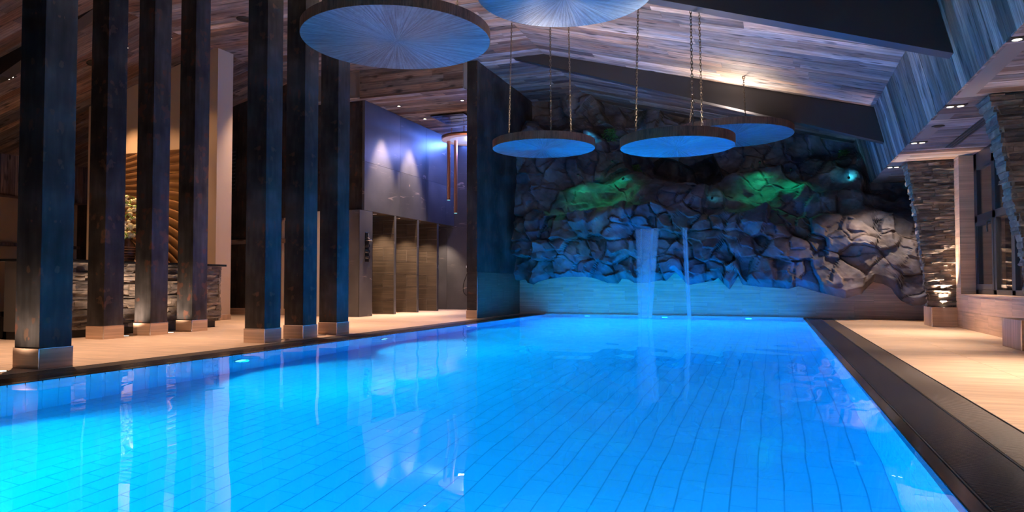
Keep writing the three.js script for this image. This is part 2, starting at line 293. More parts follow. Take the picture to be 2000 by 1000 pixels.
// edges of the pool: lip, roll-up grate over the overflow channel, grooved stone strip
function poolEdge(name, s, x0) {                          // s = +1 right-hand side, -1 left-hand side
  const g = struct(name), X = (d) => x0 + s * d, z0 = PZ0, z1 = PZ1 + 0.5, q = (a, b, y0, y1, mat, n, r = 0.006) => part(g, n, rbox(Math.min(X(a), X(b)), y0, z0, Math.max(X(a), X(b)), y1, z1, r, 'z'), mat);
  q(0, 0.062, -0.12, 0.002, M.lip, 'lip');
  q(0.062, 0.315, -0.16, -0.035, M.black, 'channel');
  q(0.062, 0.07, -0.06, 0.003, M.frame, 'edge_strip', 0.002);
  const bar = new RoundedBoxGeometry(0.236, 0.022, 0.0125, 1, 0.003), n = Math.floor((z1 - z0) / 0.016), im = new THREE.InstancedMesh(bar, M.grate, n), mx = new THREE.Matrix4();
  for (let i = 0; i < n; i++) im.setMatrixAt(i, mx.makeTranslation(X(0.19), -0.009, z0 + 0.008 + i * 0.016));
  im.name = 'grate_bar'; im.userData.kind = 'stuff'; shadows(im); g.add(im);
  q(0.31, 0.318, -0.06, 0.003, M.frame, 'edge_strip', 0.002);
  const rib = new RoundedBoxGeometry(0.198, 0.02, 0.02, 1, 0.004), nr = Math.floor((z1 - z0) / 0.024), ir = new THREE.InstancedMesh(rib, M.groove, nr);
  for (let i = 0; i < nr; i++) ir.setMatrixAt(i, mx.makeTranslation(X(0.42), -0.008, z0 + 0.012 + i * 0.024));
  ir.name = 'stone_rib'; ir.userData.kind = 'stuff'; shadows(ir); g.add(ir);
  q(0.318, 0.524, -0.16, -0.014, M.groove, 'stone_strip');
  q(0.522, 0.53, -0.06, 0.003, M.frame, 'edge_strip', 0.002);
}
poolEdge('trim_1', 1, WX1); poolEdge('trim_2', -1, WX0);

// ------------------------------------------------------------------ floors
function tiledFloor(name, x0, x1, z0, z1, tw, tl, mat, gmat, skip) {
  const f = struct(name); part(f, 'slab', box(x0, -0.3, z0, x1, -0.012, z1), gmat);
  const items = [], nx = Math.ceil((x1 - x0) / tw), nz = Math.ceil((z1 - z0) / tl);
  for (let i = 0; i < nx; i++) for (let j = 0; j < nz; j++) {
    const a = x0 + i * tw, b = Math.min(a + tw, x1), c = z1 - j * tl, d = Math.max(c - tl, z0); if (skip?.(a, b, c, d)) continue;
    items.push({ geo: box(a + 0.001, -0.014, d + 0.001, b - 0.001, 0, c - 0.001, 'x', rr(0, 1.6), rr(0, 0.8)), mat });
  }
  pieces(f, 'tile', items, 290);
}
tiledFloor('floor_right', WX1 + 0.53, WALLX, PZ0, FRONT, 0.6, 0.6, M.beige, M.grout);
tiledFloor('floor_left', FAR, WX0 - 0.53, BACK + 0.1, FRONT, 0.8, 0.8, M.beige, M.grout);
solid('floor_behind', box(WX0 - 0.53, -0.3, PZ1 + 0.4, WX1 + 0.53, 0, FRONT), M.beige);

// ------------------------------------------------------------------ walls
function tiledWall(g, axis, at, out, a0, a1, y0, y1, tl, th, mat, off = 0.5, gap = 0.0012) {   // tiles on a wall; out = which way it looks
  const items = []; let row = 0;
  for (let y = y0; y < y1 - 0.02; y += th, row++) for (let a = a0 - (row % 2 ? tl * off : 0); a < a1 - 0.01; a += tl) {
    const p = Math.max(a, a0), q = Math.min(a + tl, a1), t = Math.min(y + th, y1); if (q - p < 0.03) continue;
    const [n0, n1] = out > 0 ? [at - 0.012, at] : [at, at + 0.012], e = gap, ou = rr(0, 1.6), ov = rr(0, 0.8);
    items.push({ geo: axis === 'x' ? box(n0, y + e, p + e, n1, t - e, q - e, 'z', ou, ov) : box(p + e, y + e, n0, q - e, t - e, n1, 'x', ou, ov), mat });
  }
  pieces(g, 'tile', items, 280);
}
{
  // wall under the rocks, and what stands behind them
  const back = struct('wall_back');
  part(back, 'core', box(WX0 - 0.9, -1.6, PZ0 - 0.4, WALLX, 1.15, PZ0 - 0.012), M.grout);
  tiledWall(back, 'z', PZ0, 1, -5.52, WALLX, 0, 1.22, 0.7, 0.304, M.beigeWall);
  part(back, 'rear_panel', box(-5.8, 0, BACK - 0.2, WALLX + 0.6, 5.5, BACK), M.rockDark);
  part(back, 'ledge', box(WX0 - 0.3, -0.02, PZ0 - 0.01, WX1 + 0.53, 0.016, PZ0 + 0.05), M.beigeWall);
  // the dark wall at the left of the rocks
  const lw = struct('wall_left_of_rocks');
  part(lw, 'panel', rbox(-5.745, 0.92, BACK, -5.52, 5.2, -12.99, 0.004, 'y'), M.darkPanel);
  part(lw, 'core', box(-5.74, 0, BACK, -5.53, 0.92, -13.0), M.darkPanel);
  part(lw, 'skirting', rbox(-5.75, 0, -13.02, -5.515, 0.16, -12.98, 0.003), M.beigeWall);
  part(lw, 'edge_strip', box(-5.52, 0.16, -13.0, -5.512, 0.93, -12.985), M.chrome);
  tiledWall(lw, 'x', -5.515, 1, -15.5, -13.0, 0.0, 0.92, 0.7, 0.307, M.slate);
  // right-hand wall with the window recess
  const rw = struct('wall_right');
  part(rw, 'core', mergeGeometries([box(WALLX + 0.012, -0.3, BACK, WALLX + 0.6, 0.50, FRONT), box(WALLX + 0.012, 0.5, BACK, WALLX + 0.6, SOF[1], -12.77), box(WALLX + 0.012, 0.5, -8.1, WALLX + 0.6, SOF[1], FRONT)]), M.grout);
  tiledWall(rw, 'x', WALLX, -1, -15.5, FRONT, 0, 0.51, 0.7, 0.255, M.beigeWall);
  tiledWall(rw, 'x', WALLX, -1, -15.5, -12.76, 0.51, SOF[1], 0.7, 0.304, M.beigeWall);
  tiledWall(rw, 'z', -12.76, 1, WALLX, WALLX + 0.3, 0.51, SOF[1], 0.7, 0.304, M.beigeWall);
  part(rw, 'sill', rbox(WALLX - 0.012, 0.505, -12.75, WALLX + 0.3, 0.53, -8.1, 0.004, 'z'), M.beigeWall);
  // closing walls, beyond what the photograph shows
  solid('wall_front', box(FAR - 0.3, -0.3, FRONT, WALLX + 0.6, 5.6, FRONT + 0.3), M.darkPanel);
  solid('wall_left', box(FAR - 0.3, -0.3, BACK, FAR, 5.6, FRONT), M.brownWall);
  // dark wall across the left-hand hall
  const dw = struct('wall_dark');
  part(dw, 'panel', rbox(FAR, 0.14, DARKZ - 0.3, -8.09, 5.2, DARKZ, 0.004, 'y'), M.darkPanel);
  part(dw, 'baseboard', rbox(FAR, 0, DARKZ - 0.31, -8.085, 0.14, DARKZ + 0.012, 0.003), M.beigeWall);
  part(dw, 'rail_shelf', rbox(-13.2, 1.58, DARKZ, -9.9, 1.68, DARKZ + 0.10, 0.004), woods[4]);
  part(dw, 'access_panel', rbox(-8.62, 0.5, DARKZ - 0.01, -8.3, 1.55, DARKZ + 0.006, 0.003), M.darkPanel);
  const dr = struct('door_1');
  part(dr, 'door_leaf', rbox(-10.1, 0.0, DARKZ - 0.02, -9.2, 2.08, DARKZ + 0.006, 0.004, 'y'), M.darkPanel);
  part(dr, 'door_frame', mergeGeometries([rbox(-10.16, 0, DARKZ - 0.02, -10.1, 2.14, DARKZ + 0.03, 0.003), rbox(-9.2, 0, DARKZ - 0.02, -9.14, 2.14, DARKZ + 0.03, 0.003), rbox(-10.16, 2.08, DARKZ - 0.02, -9.14, 2.14, DARKZ + 0.03, 0.003)]), M.cream);
  part(dr, 'door_handle', tube([[-9.3, 1.02, DARKZ + 0.01], [-9.3, 1.02, DARKZ + 0.06], [-9.36, 1.02, DARKZ + 0.065], [-9.44, 1.02, DARKZ + 0.065]], 0.009, 24), M.chrome);
  // reception wall with the bronze relief
  const cw = struct('wall_reception');
  const top = (x) => 5.15 - 0.26 * (FOLD - x) + 0.02;
  part(cw, 'plaster', prism([[-13.15, 0.1], [-9.83, 0.1], [-9.83, 5.17], [FOLD, 5.17], [-13.15, top(-13.15)]], -11.0, -10.6), M.cream);
  part(cw, 'baseboard', rbox(-13.16, 0, -11.01, -9.82, 0.1, -10.59, 0.003), M.beigeWall);
  // boarded bulkhead at the low end of the left-hand ceiling
  const bh = struct('trim_3');
  boards(bh, 0.95, 6.0, frameOf([FAR + 0.35, 3.62, -13.0], [0, -1, 0], [0, 0, 1]), [3, 4, 5, 5, 8, 2], [0.16, 0.22, 0.3], [1.2, 1.3]);
  part(bh, 'underside', box(FAR, 2.66, -13.0, FAR + 0.38, 2.69, -7.0), woods[4]);
  part(bh, 'handrail', box(FAR + 0.02, 1.55, -13.0, FAR + 0.12, 1.62, -7.0), woods[3]);
}

// ------------------------------------------------------------------ showers beyond the left wall
{
  const CX = -8.07, top = 2.235;
  const up = struct('wall_shower');
  const slabsOf = (z0, z1) => { const it = []; const zs = [z0, -14.45, -15.75, -16.9, z1]; for (let i = 0; i < 4; i++) for (const [a, b] of [[top, 3.27], [3.27, 4.57]]) it.push({ geo: rbox(CX - 0.06, a + 0.0015, zs[i + 1] + 0.0015, CX, b - 0.0015, zs[i] - 0.0015, 0.003, 'y', rr(0, 3), rr(0, 3)), mat: M.marble }); return it; };
  pieces(up, 'slab', slabsOf(-12.93, -17.41));
  part(up, 'core', box(-9.6, top, -17.41, CX - 0.05, 4.6, DARKZ - 0.31), M.slate);
  part(up, 'inner_wall', box(-9.8, 0, -17.45, -9.6, 4.6, DARKZ - 0.31), M.slate);
  const low = struct('ceiling_shower');
  boards(low, 3.855, 4.65, frameOf([-9.6, 4.57, -17.45], [1, 0, 0], [0, 0, 1]), [0, 1, 2, 4, 6, 3, 1, 0, 7, 5], [0.14, 0.18, 0.24]);
  part(low, 'roof_deck', box(-9.6, 4.6, -17.45, -5.74, 5.2, -12.84), M.slab);
  boards(low, 2.36, 0.6, frameOf([-8.1, 5.16, -12.8], [1, 0, 0], [0, -1, 0]), [2, 4, 5, 4], [0.14, 0.2, 0.24], [1.2, 2.6]);
  const end = struct('wall_shower_end');
  part(end, 'core', box(-9.8, 0, BACK, -5.7, 5.2, -17.47), M.slate);
  const es = []; for (const [a, b] of [[-9.6, -8.3], [-8.3, -7.0], [-7.0, -5.74]]) for (const [c, d] of [[0, 2.2], [2.2, 4.57]]) es.push({ geo: rbox(a + 0.0015, c + 0.0015, -17.48, b - 0.0015, d - 0.0015, -17.45, 0.003, 'y', rr(0, 3), rr(0, 3)), mat: M.marble });
  pieces(end, 'slab', es);
  // partitions; the first is a wide clad pier
  const fins = [[-12.75, -13.26], [-14.20, -14.28], [-15.30, -15.38], [-16.38, -16.46]];
  fins.forEach(([za, zb], i) => {
    const g = struct('wall_partition');
    part(g, 'core', box(-9.6, 0, zb + 0.012, CX - 0.012, top - 0.005, za - 0.008), M.slateGrout);
    part(g, 'end_slab', rbox(CX - 0.014, 0, zb, CX + 0.004, top - 0.006, za, 0.003, 'y', rr(0, 3), rr(0, 3)), M.marble);
    part(g, 'edge_strip', box(CX - 0.002, 0, zb - 0.002, CX + 0.006, top - 0.006, zb + 0.006), M.chrome);
    if (i) tiledWall(g, 'z', za, 1, -9.6, CX - 0.014, 0, top - 0.01, 0.62, 0.304, M.slate, 0.5, 0.0028);
    else part(g, 'return_slab', rbox(-8.6, 0, za - 0.014, CX, top - 0.006, za, 0.003, 'y', 0.7, 0.2), M.marble);
  });
  // light over every stall
  const words = ['nearest shower stall, beside the wide clad pier', 'second shower stall from the wide pier', 'third shower stall from the wide pier', 'farthest shower stall, beside the end wall'];
  [-13.75, -14.8, -15.85, -16.95].forEach((z, i) => {
    const t = thing('recessed_downlight', 'small white downlight in the lintel of the ' + words[i], 'downlight', [-8.32, top, z], 'downlights over the shower stalls');
    part(t, 'trim_ring', lathe([[0.035, -0.004], [0.05, -0.006], [0.054, 0], [0.05, 0.012], [0.035, 0.012]]), M.whiteGloss); const b = part(t, 'lens', cyl(0.034, 0.034, 0.006), M.glowWarm); b.position.y = 0.003;
    spot([-8.32, top - 0.02, z], [-8.42, 0.3, z - 0.2], WARM, LEVEL.stall, 42, 0.5);
  });
  // mixer column on the wide pier
  const v = thing('shower_mixer', 'blue-lit chrome shower mixer panel with round knobs on the wide clad pier', 'shower mixer', [CX + 0.004, 1.15, -13.03]);
  part(v, 'plate', rbox(0, 0, -0.075, 0.012, 0.62, 0.075, 0.005), M.blackGloss);
  for (const y of [0.10, 0.22, 0.34]) { const k = part(v, 'knob', cyl(0.03, 0.034, 0.05, 24).rotateZ(Math.PI / 2), M.chrome); k.position.set(0.035, y, 0); part(k, 'lever', rbox(0.0, -0.006, -0.07, 0.012, 0.006, 0, 0.003), M.chrome); }
  part(v, 'spout', tube([[0.01, 0.46, 0], [0.05, 0.46, -0.01], [0.06, 0.46, -0.06], [0.06, 0.455, -0.11]], 0.014, 24), M.chrome);
  part(v, 'hand_spray', lathe([[0.001, 0], [0.03, 0.002], [0.034, 0.02], [0.012, 0.05], [0.011, 0.11], [0.001, 0.112]], 20).translate(0.04, 0.49, 0), M.chrome);
  // hand shower on the end wall
  const hs = thing('hand_shower', 'white hand shower with hanging dark hose on the veined end wall', 'hand shower', [-7.64, 1.06, -17.45]);
  part(hs, 'wall_bracket', rbox(-0.025, -0.03, 0, 0.025, 0.03, 0.05, 0.008), M.chrome);
  part(hs, 'spray_head', lathe([[0.001, -0.012], [0.05, -0.01], [0.056, 0], [0.04, 0.016], [0.001, 0.02]], 28).rotateX(1.2).translate(0.0, 0.09, 0.08), M.whiteGloss);
  part(hs, 'handle', tube([[-0.03, -0.08, 0.05], [-0.015, 0, 0.06], [0, 0.085, 0.075]], 0.014, 16), M.whiteGloss);
  part(hs, 'hose', tube([[-0.03, -0.08, 0.05], [-0.09, -0.22, 0.05], [-0.15, -0.42, 0.045], [-0.14, -0.6, 0.04], [-0.06, -0.68, 0.03], [0.0, -0.66, 0.012]], 0.01, 48), M.blackGloss);
  // copper pendant with hanging tubes
  const cp = thing('copper_pendant', 'round copper ceiling lamp with two hanging copper tubes beyond the left wall', 'pendant lamp', [-6.99, 0, -16.0]);
  part(cp, 'ring', lathe([[0.5, 4.22], [0.70, 4.22], [0.70, 4.30], [0.5, 4.30]], 72), M.copper);
  part(cp, 'underside', cyl(0.695, 0.695, 0.01, 72).translate(0, 4.225, 0), M.glowBlue);
  for (const [x, y] of [[-0.53, 2.76], [-0.34, 2.43]]) { part(cp, 'tube', cyl(0.045, 0.045, 4.22 - y, 24).translate(x, (4.22 + y) / 2, 0.1), M.copper); part(cp, 'tube_lamp', cyl(0.038, 0.038, 0.012, 20).translate(x, y - 0.004, 0.1), M.glowTeal); }
  for (const [x, z] of [[-0.5, 0.0], [-0.12, 0.1], [0.4, 0.3]]) part(cp, 'rod', cyl(0.012, 0.012, 0.27, 10).translate(x, 4.43, z), M.copper);
  point([-6.99, 4.08, -16.0], new THREE.Color(0.34, 0.36, 1.0), 6, 0.02);
  // ceiling lamps and rain panel of the shower area
  const sw = ['lit ceiling spot nearest the veined blue wall above the shower', 'lit ceiling spot beside the dark wall end, above the shower area', 'lit ceiling spot in front of the black rain panel'];
  [[-7.65, -13.63], [-6.15, -13.66], [-7.67, -14.9]].forEach(([x, z], i) => {
    const t = thing('recessed_downlight', sw[i], 'downlight', [x, 4.57, z], 'spots in the shower ceiling');
    part(t, 'trim_ring', lathe([[0.03, -0.004], [0.045, -0.007], [0.05, 0], [0.045, 0.012], [0.03, 0.012]]), M.frame); const b = part(t, 'lens', cyl(0.032, 0.032, 0.006), M.glowWarm); b.position.y = -0.002;
    spot([x, 4.54, z], [i === 1 ? x - 0.1 : -8.05, i === 1 ? 0 : 1.4, z - (i === 1 ? 0.3 : 0.0)], SOFT, LEVEL.showerSpot * (i === 1 ? 0.5 : 1), i === 1 ? 32 : 26, 0.5);
  });
  const rp = thing('rain_panel', 'square black rain shower panel in the boarded shower ceiling', 'shower panel', [-6.95, 4.558, -15.0]);
  part(rp, 'panel', rbox(-0.42, -0.03, -0.42, 0.42, 0.0, 0.42, 0.006), M.blackGloss);
  for (let i = 0; i < 3; i++) part(rp, 'nozzle_strip', rbox(-0.36, -0.036, -0.28 + i * 0.28, 0.36, -0.03, -0.25 + i * 0.28, 0.002), M.frame);
  // blue strip light along the shower ceiling
  const bl = thing('blue_strip_light', 'blue light strip along the ceiling at the end of the shower area', 'strip light', [-7.2, 4.5, -17.40]);
  part(bl, 'housing', rbox(-0.7, 0, -0.04, 0.7, 0.05, 0.03, 0.006), M.frame); part(bl, 'diffuser', rbox(-0.68, -0.012, -0.03, 0.68, 0, 0.02, 0.004), M.glowBlue);
  const ra = new THREE.RectAreaLight(LED_BLUE, LEVEL.showerBlue, 1.3, 0.08); ra.position.set(-7.2, 4.46, -17.36); ra.lookAt(-7.4, 2.0, -14.5); scene.add(ra);
}

// ------------------------------------------------------------------ steel columns
{
  const S = 0.298, H = 5.2;
  const spec = [
    [-5.51, -4.04, 'nearest dark steel column at the pool edge, standing alone on the left'],
    [-7.74, -6.49, 'left one of the three columns right before the stone desk, with a dim unlit front'],
    [-7.75, -7.20, 'middle one of the three dark columns in front of the stone desk, front lit from the floor'],
    [-7.80, -7.97, 'right one of the three columns at the stone desk, with rusty patches near its lit foot'],
    [-5.50, -6.71, 'left one of the three dark columns in the group at the pool edge before the showers'],
    [-5.52, -7.45, 'middle one of the three dark columns in the group at the pool edge before the showers'],
    [-5.52, -8.18, 'right one of the three dark columns in the group at the pool edge before the showers'],
  ];
  spec.forEach(([x, z, label], i) => {
    const g = thing('steel_column', label, 'column', [x - S / 2, 0, z - S / 2], i === 0 ? undefined : i < 4 ? 'columns before the reception desk' : 'columns in the row at the pool edge');
    const a = S / 2 - 0.008;
    part(g, 'shaft', rbox(-a, 0.16, -a, a, H - 0.02, a, 0.004, 'y', rr(0, 2), rr(0, 2)), M.steel);
    const t = S / 2, e = 0.012;
    part(g, 'plinth_core', box(-t + e, 0, -t + e, t - e, 0.158, t - e), M.grout);
    part(g, 'plinth_tile', rbox(-t, 0, t - e, t, 0.163, t, 0.002, 'x', rr(0, 1)), M.beigeWall); part(g, 'plinth_tile', rbox(-t, 0, -t, t, 0.163, -t + e, 0.002, 'x', rr(0, 1)), M.beigeWall);
    part(g, 'plinth_tile', rbox(t - e, 0, -t + e, t, 0.163, t - e, 0.002, 'z', rr(0, 1)), M.beigeWall); part(g, 'plinth_tile', rbox(-t, 0, -t + e, -t + e, 0.163, t - e, 0.002, 'z', rr(0, 1)), M.beigeWall);
    part(g, 'edge_strip', mergeGeometries([box(t - 0.004, 0, t - 0.004, t + 0.002, 0.165, t + 0.002), box(-t, 0.161, t - 0.004, t, 0.165, t + 0.002), box(t - 0.004, 0.161, -t, t + 0.002, 0.165, t)]), M.chrome);
  });
  // lamps let into the floor
  const lab = ['lit floor lamp at the foot of the nearest column', 'lit floor lamp before the middle column at the stone desk', 'lit floor lamp before the right column at the stone desk', 'small unlit floor lamp between the left and middle columns at the pool edge', 'small unlit floor lamp between the middle and right columns at the pool edge'];
  [[-5.66, -3.84, 1], [-7.98, -7.02, 1.5], [-7.98, -7.76, 1.5], [-5.66, -7.28, 0], [-5.66, -8.04, 0]].forEach(([x, z, on], i) => {
    const t = thing('floor_uplight', lab[i], 'floor lamp', [x, 0, z], 'lamps let into the floor');
    part(t, 'trim_ring', lathe([[0.042, 0.002], [0.055, 0.004], [0.062, 0.0], [0.055, -0.01]], 32), M.chrome);
    part(t, 'lens', cyl(0.043, 0.043, 0.006, 24), on ? M.glowWarm : M.blackGloss);
    if (on) spot([x, 0.02, z], [x - (i ? 0.14 : 0.02), 2, z - 0.10], SOFT, LEVEL.columnUp * on, 62, 0.9);
  });
}

// ------------------------------------------------------------------ layered stone: courses of split strips
function stoneCourses(parent, place, len, y0, y1, hs = [0.035, 0.05, 0.065], ls = [0.12, 0.42], cut, most = 290) {
  const items = []; let y = y0;
  while (y < y1 - 0.012) {
    const h = Math.min(pick(hs), y1 - y); let [a, b] = cut ? cut(y + h / 2) : [0, len];
    a += rr(-0.012, 0.012) * (cut ? 1 : 0);
    while (a < b - 0.02) {
      let l = Math.min(rr(...ls), b - a); if (b - a - l < 0.06) l = b - a;
      const d = rr(0.018, 0.055), g = new THREE.BoxGeometry(l - 0.004, h - 0.004, d, 3, 2, 1), p = g.attributes.position;
      for (let k = 0; k < p.count; k++) if (p.getZ(k) > 0) { const q = hash2(Math.round(p.getX(k) * 900 + a * 777), Math.round(p.getY(k) * 1900 + y * 999), 5); p.setZ(k, p.getZ(k) - q * 0.02); p.setY(k, p.getY(k) + (q - 0.5) * 0.006); }
      g.translate(a + l / 2, y + h / 2, d / 2); g.computeVertexNormals(); metreUV(g, 'x', rr(0, 0.7), rr(0, 0.7)); place(g); items.push({ geo: g, mat: pick(M.stones) }); a += l;
    }
    y += h;
  }
  pieces(parent, 'stone', items, most);
}
{
  // slanted stone piers under the beams on the right
  const piers = [[-13.05, 'far slanted stone pier beside the rock wall, lit from its foot', 0.31], [-8.67, 'near slanted stone pier at the right edge, its pool side glowing blue', 0.31]];
  piers.forEach(([z, label], i) => {
    const g = thing('stone_pier', label, 'pier', [0, 0, 0], 'slanted stone piers along the right-hand wall');
    const edge = i ? [[0.3, 2.49], [1.13, 2.40], [1.88, 2.285], [2.45, 2.205], [2.7, 2.13]] : [[0.3, 2.32], [0.98, 2.26], [1.81, 2.175], [2.43, 2.09], [2.7, 2.04]];
    const xl = (y) => { let k = 1; while (k < 4 && y > edge[k][0]) k++; const t = (y - edge[k - 1][0]) / (edge[k][0] - edge[k - 1][0]); return lerp(edge[k - 1][1], edge[k][1], t); };
    const D = 0.56, deep = (y) => lerp(0.20, 0.54, clamp((y - 0.3) / 2.38, 0, 1));       // the side widens towards the top
    const core = new THREE.BoxGeometry(1, 1, 1, 1, 12, 1), cp = core.attributes.position;
    for (let k = 0; k < cp.count; k++) { const y = lerp(0.3, SOF[1], cp.getY(k) + 0.5); cp.setXYZ(k, cp.getX(k) < 0 ? xl(y) + 0.05 : WALLX + 0.03, y, cp.getZ(k) < 0 ? z - deep(y) + 0.02 : z - 0.04); }
    core.computeVertexNormals(); part(g, 'core', metreUV(core), M.rockDark);
    stoneCourses(g, (q) => q.translate(0, 0, z - 0.045), 1, 0.315, SOF[1] - 0.01, [0.03, 0.042, 0.055], [0.1, 0.36], (y) => [xl(y), WALLX + 0.02], 230);
    stoneCourses(g, (q) => { q.rotateY(-Math.PI / 2); const p = q.attributes.position; for (let k = 0; k < p.count; k++) p.setX(k, p.getX(k) + xl(p.getY(k)) + 0.045); q.translate(0, 0, z - D); q.computeVertexNormals(); }, D - 0.02, 0.315, SOF[1] - 0.01, [0.04, 0.06, 0.075], [0.5, 0.6], (y) => [D - deep(y), D - 0.015], 60);
    part(g, 'base_block', rbox(2.362, 0, z - 0.6, WALLX, 0.31, z + 0.05, 0.004, 'x', rr(0, 1)), M.beigeWall);
    part(g, 'edge_strip', box(2.358, 0, z + 0.046, 2.366, 0.312, z + 0.054), M.chrome);
    const t = thing('pier_uplight', i ? 'lamp on the base block of the near stone pier' : 'bright lamp on the base block of the far stone pier', 'uplight', [2.54, 0.31, z + 0.018], 'lamps at the feet of the stone piers');
    part(t, 'trim_ring', lathe([[0.03, 0.002], [0.04, 0.005], [0.045, 0]], 24), M.chrome); part(t, 'lens', cyl(0.03, 0.03, 0.006, 20), M.glowWarm);
    spot([2.54, 0.33, z + 0.03], [2.50, 2.6, z - 0.13], SOFT, LEVEL.pierUp * (i ? 0.2 : 1), 30, 1, 0.02);
  });
}

// ------------------------------------------------------------------ window on the right
{
  const w = struct('window_1'), X = 2.92, f = (z0, z1, y0, y1, n, d = 0.05, o = 0) => part(w, n, rbox(X + o, y0, z1, X + o + d, y1, z0, 0.004, 'y'), M.frame);
  f(-12.76, -12.60, 0.53, SOF[1], 'frame_post', 0.07); f(-11.82, -11.66, 0.53, SOF[1], 'frame_post', 0.07); f(-10.98, -10.84, 0.53, SOF[1], 'frame_post', 0.07); f(-9.6, -9.46, 0.53, SOF[1], 'frame_post', 0.07); f(-8.25, -8.1, 0.53, SOF[1], 'frame_post', 0.07);
  f(-8.1, -12.76, 0.53, 0.60, 'frame_rail', 0.07); f(-8.1, -12.76, 2.42, SOF[1], 'frame_rail', 0.07); f(-8.1, -12.76, 1.62, 1.73, 'frame_rail', 0.075);
  for (const [a, b] of [[-12.62, -11.82]]) { f(a, a - 0.06, 0.60, 1.62, 'sash', 0.04, -0.012); f(b + 0.06, b, 0.60, 1.62, 'sash', 0.04, -0.012); f(a, b, 0.60, 0.68, 'sash', 0.04, -0.012); f(a, b, 1.56, 1.62, 'sash', 0.04, -0.012); }
  part(w, 'window_handle', tube([[X - 0.01, 1.58, -11.86], [X - 0.05, 1.575, -11.86], [X - 0.055, 1.52, -11.86], [X - 0.05, 1.43, -11.86]], 0.011, 20), M.black);
  for (const [a, b] of [[-12.6, -11.82], [-11.66, -10.98], [-10.84, -9.6], [-9.46, -8.25]]) for (const [c, d] of [[0.60, 1.62], [1.73, 2.42]]) part(w, 'pane', box(X + 0.028, c, a, X + 0.034, d, b), M.glass);
}

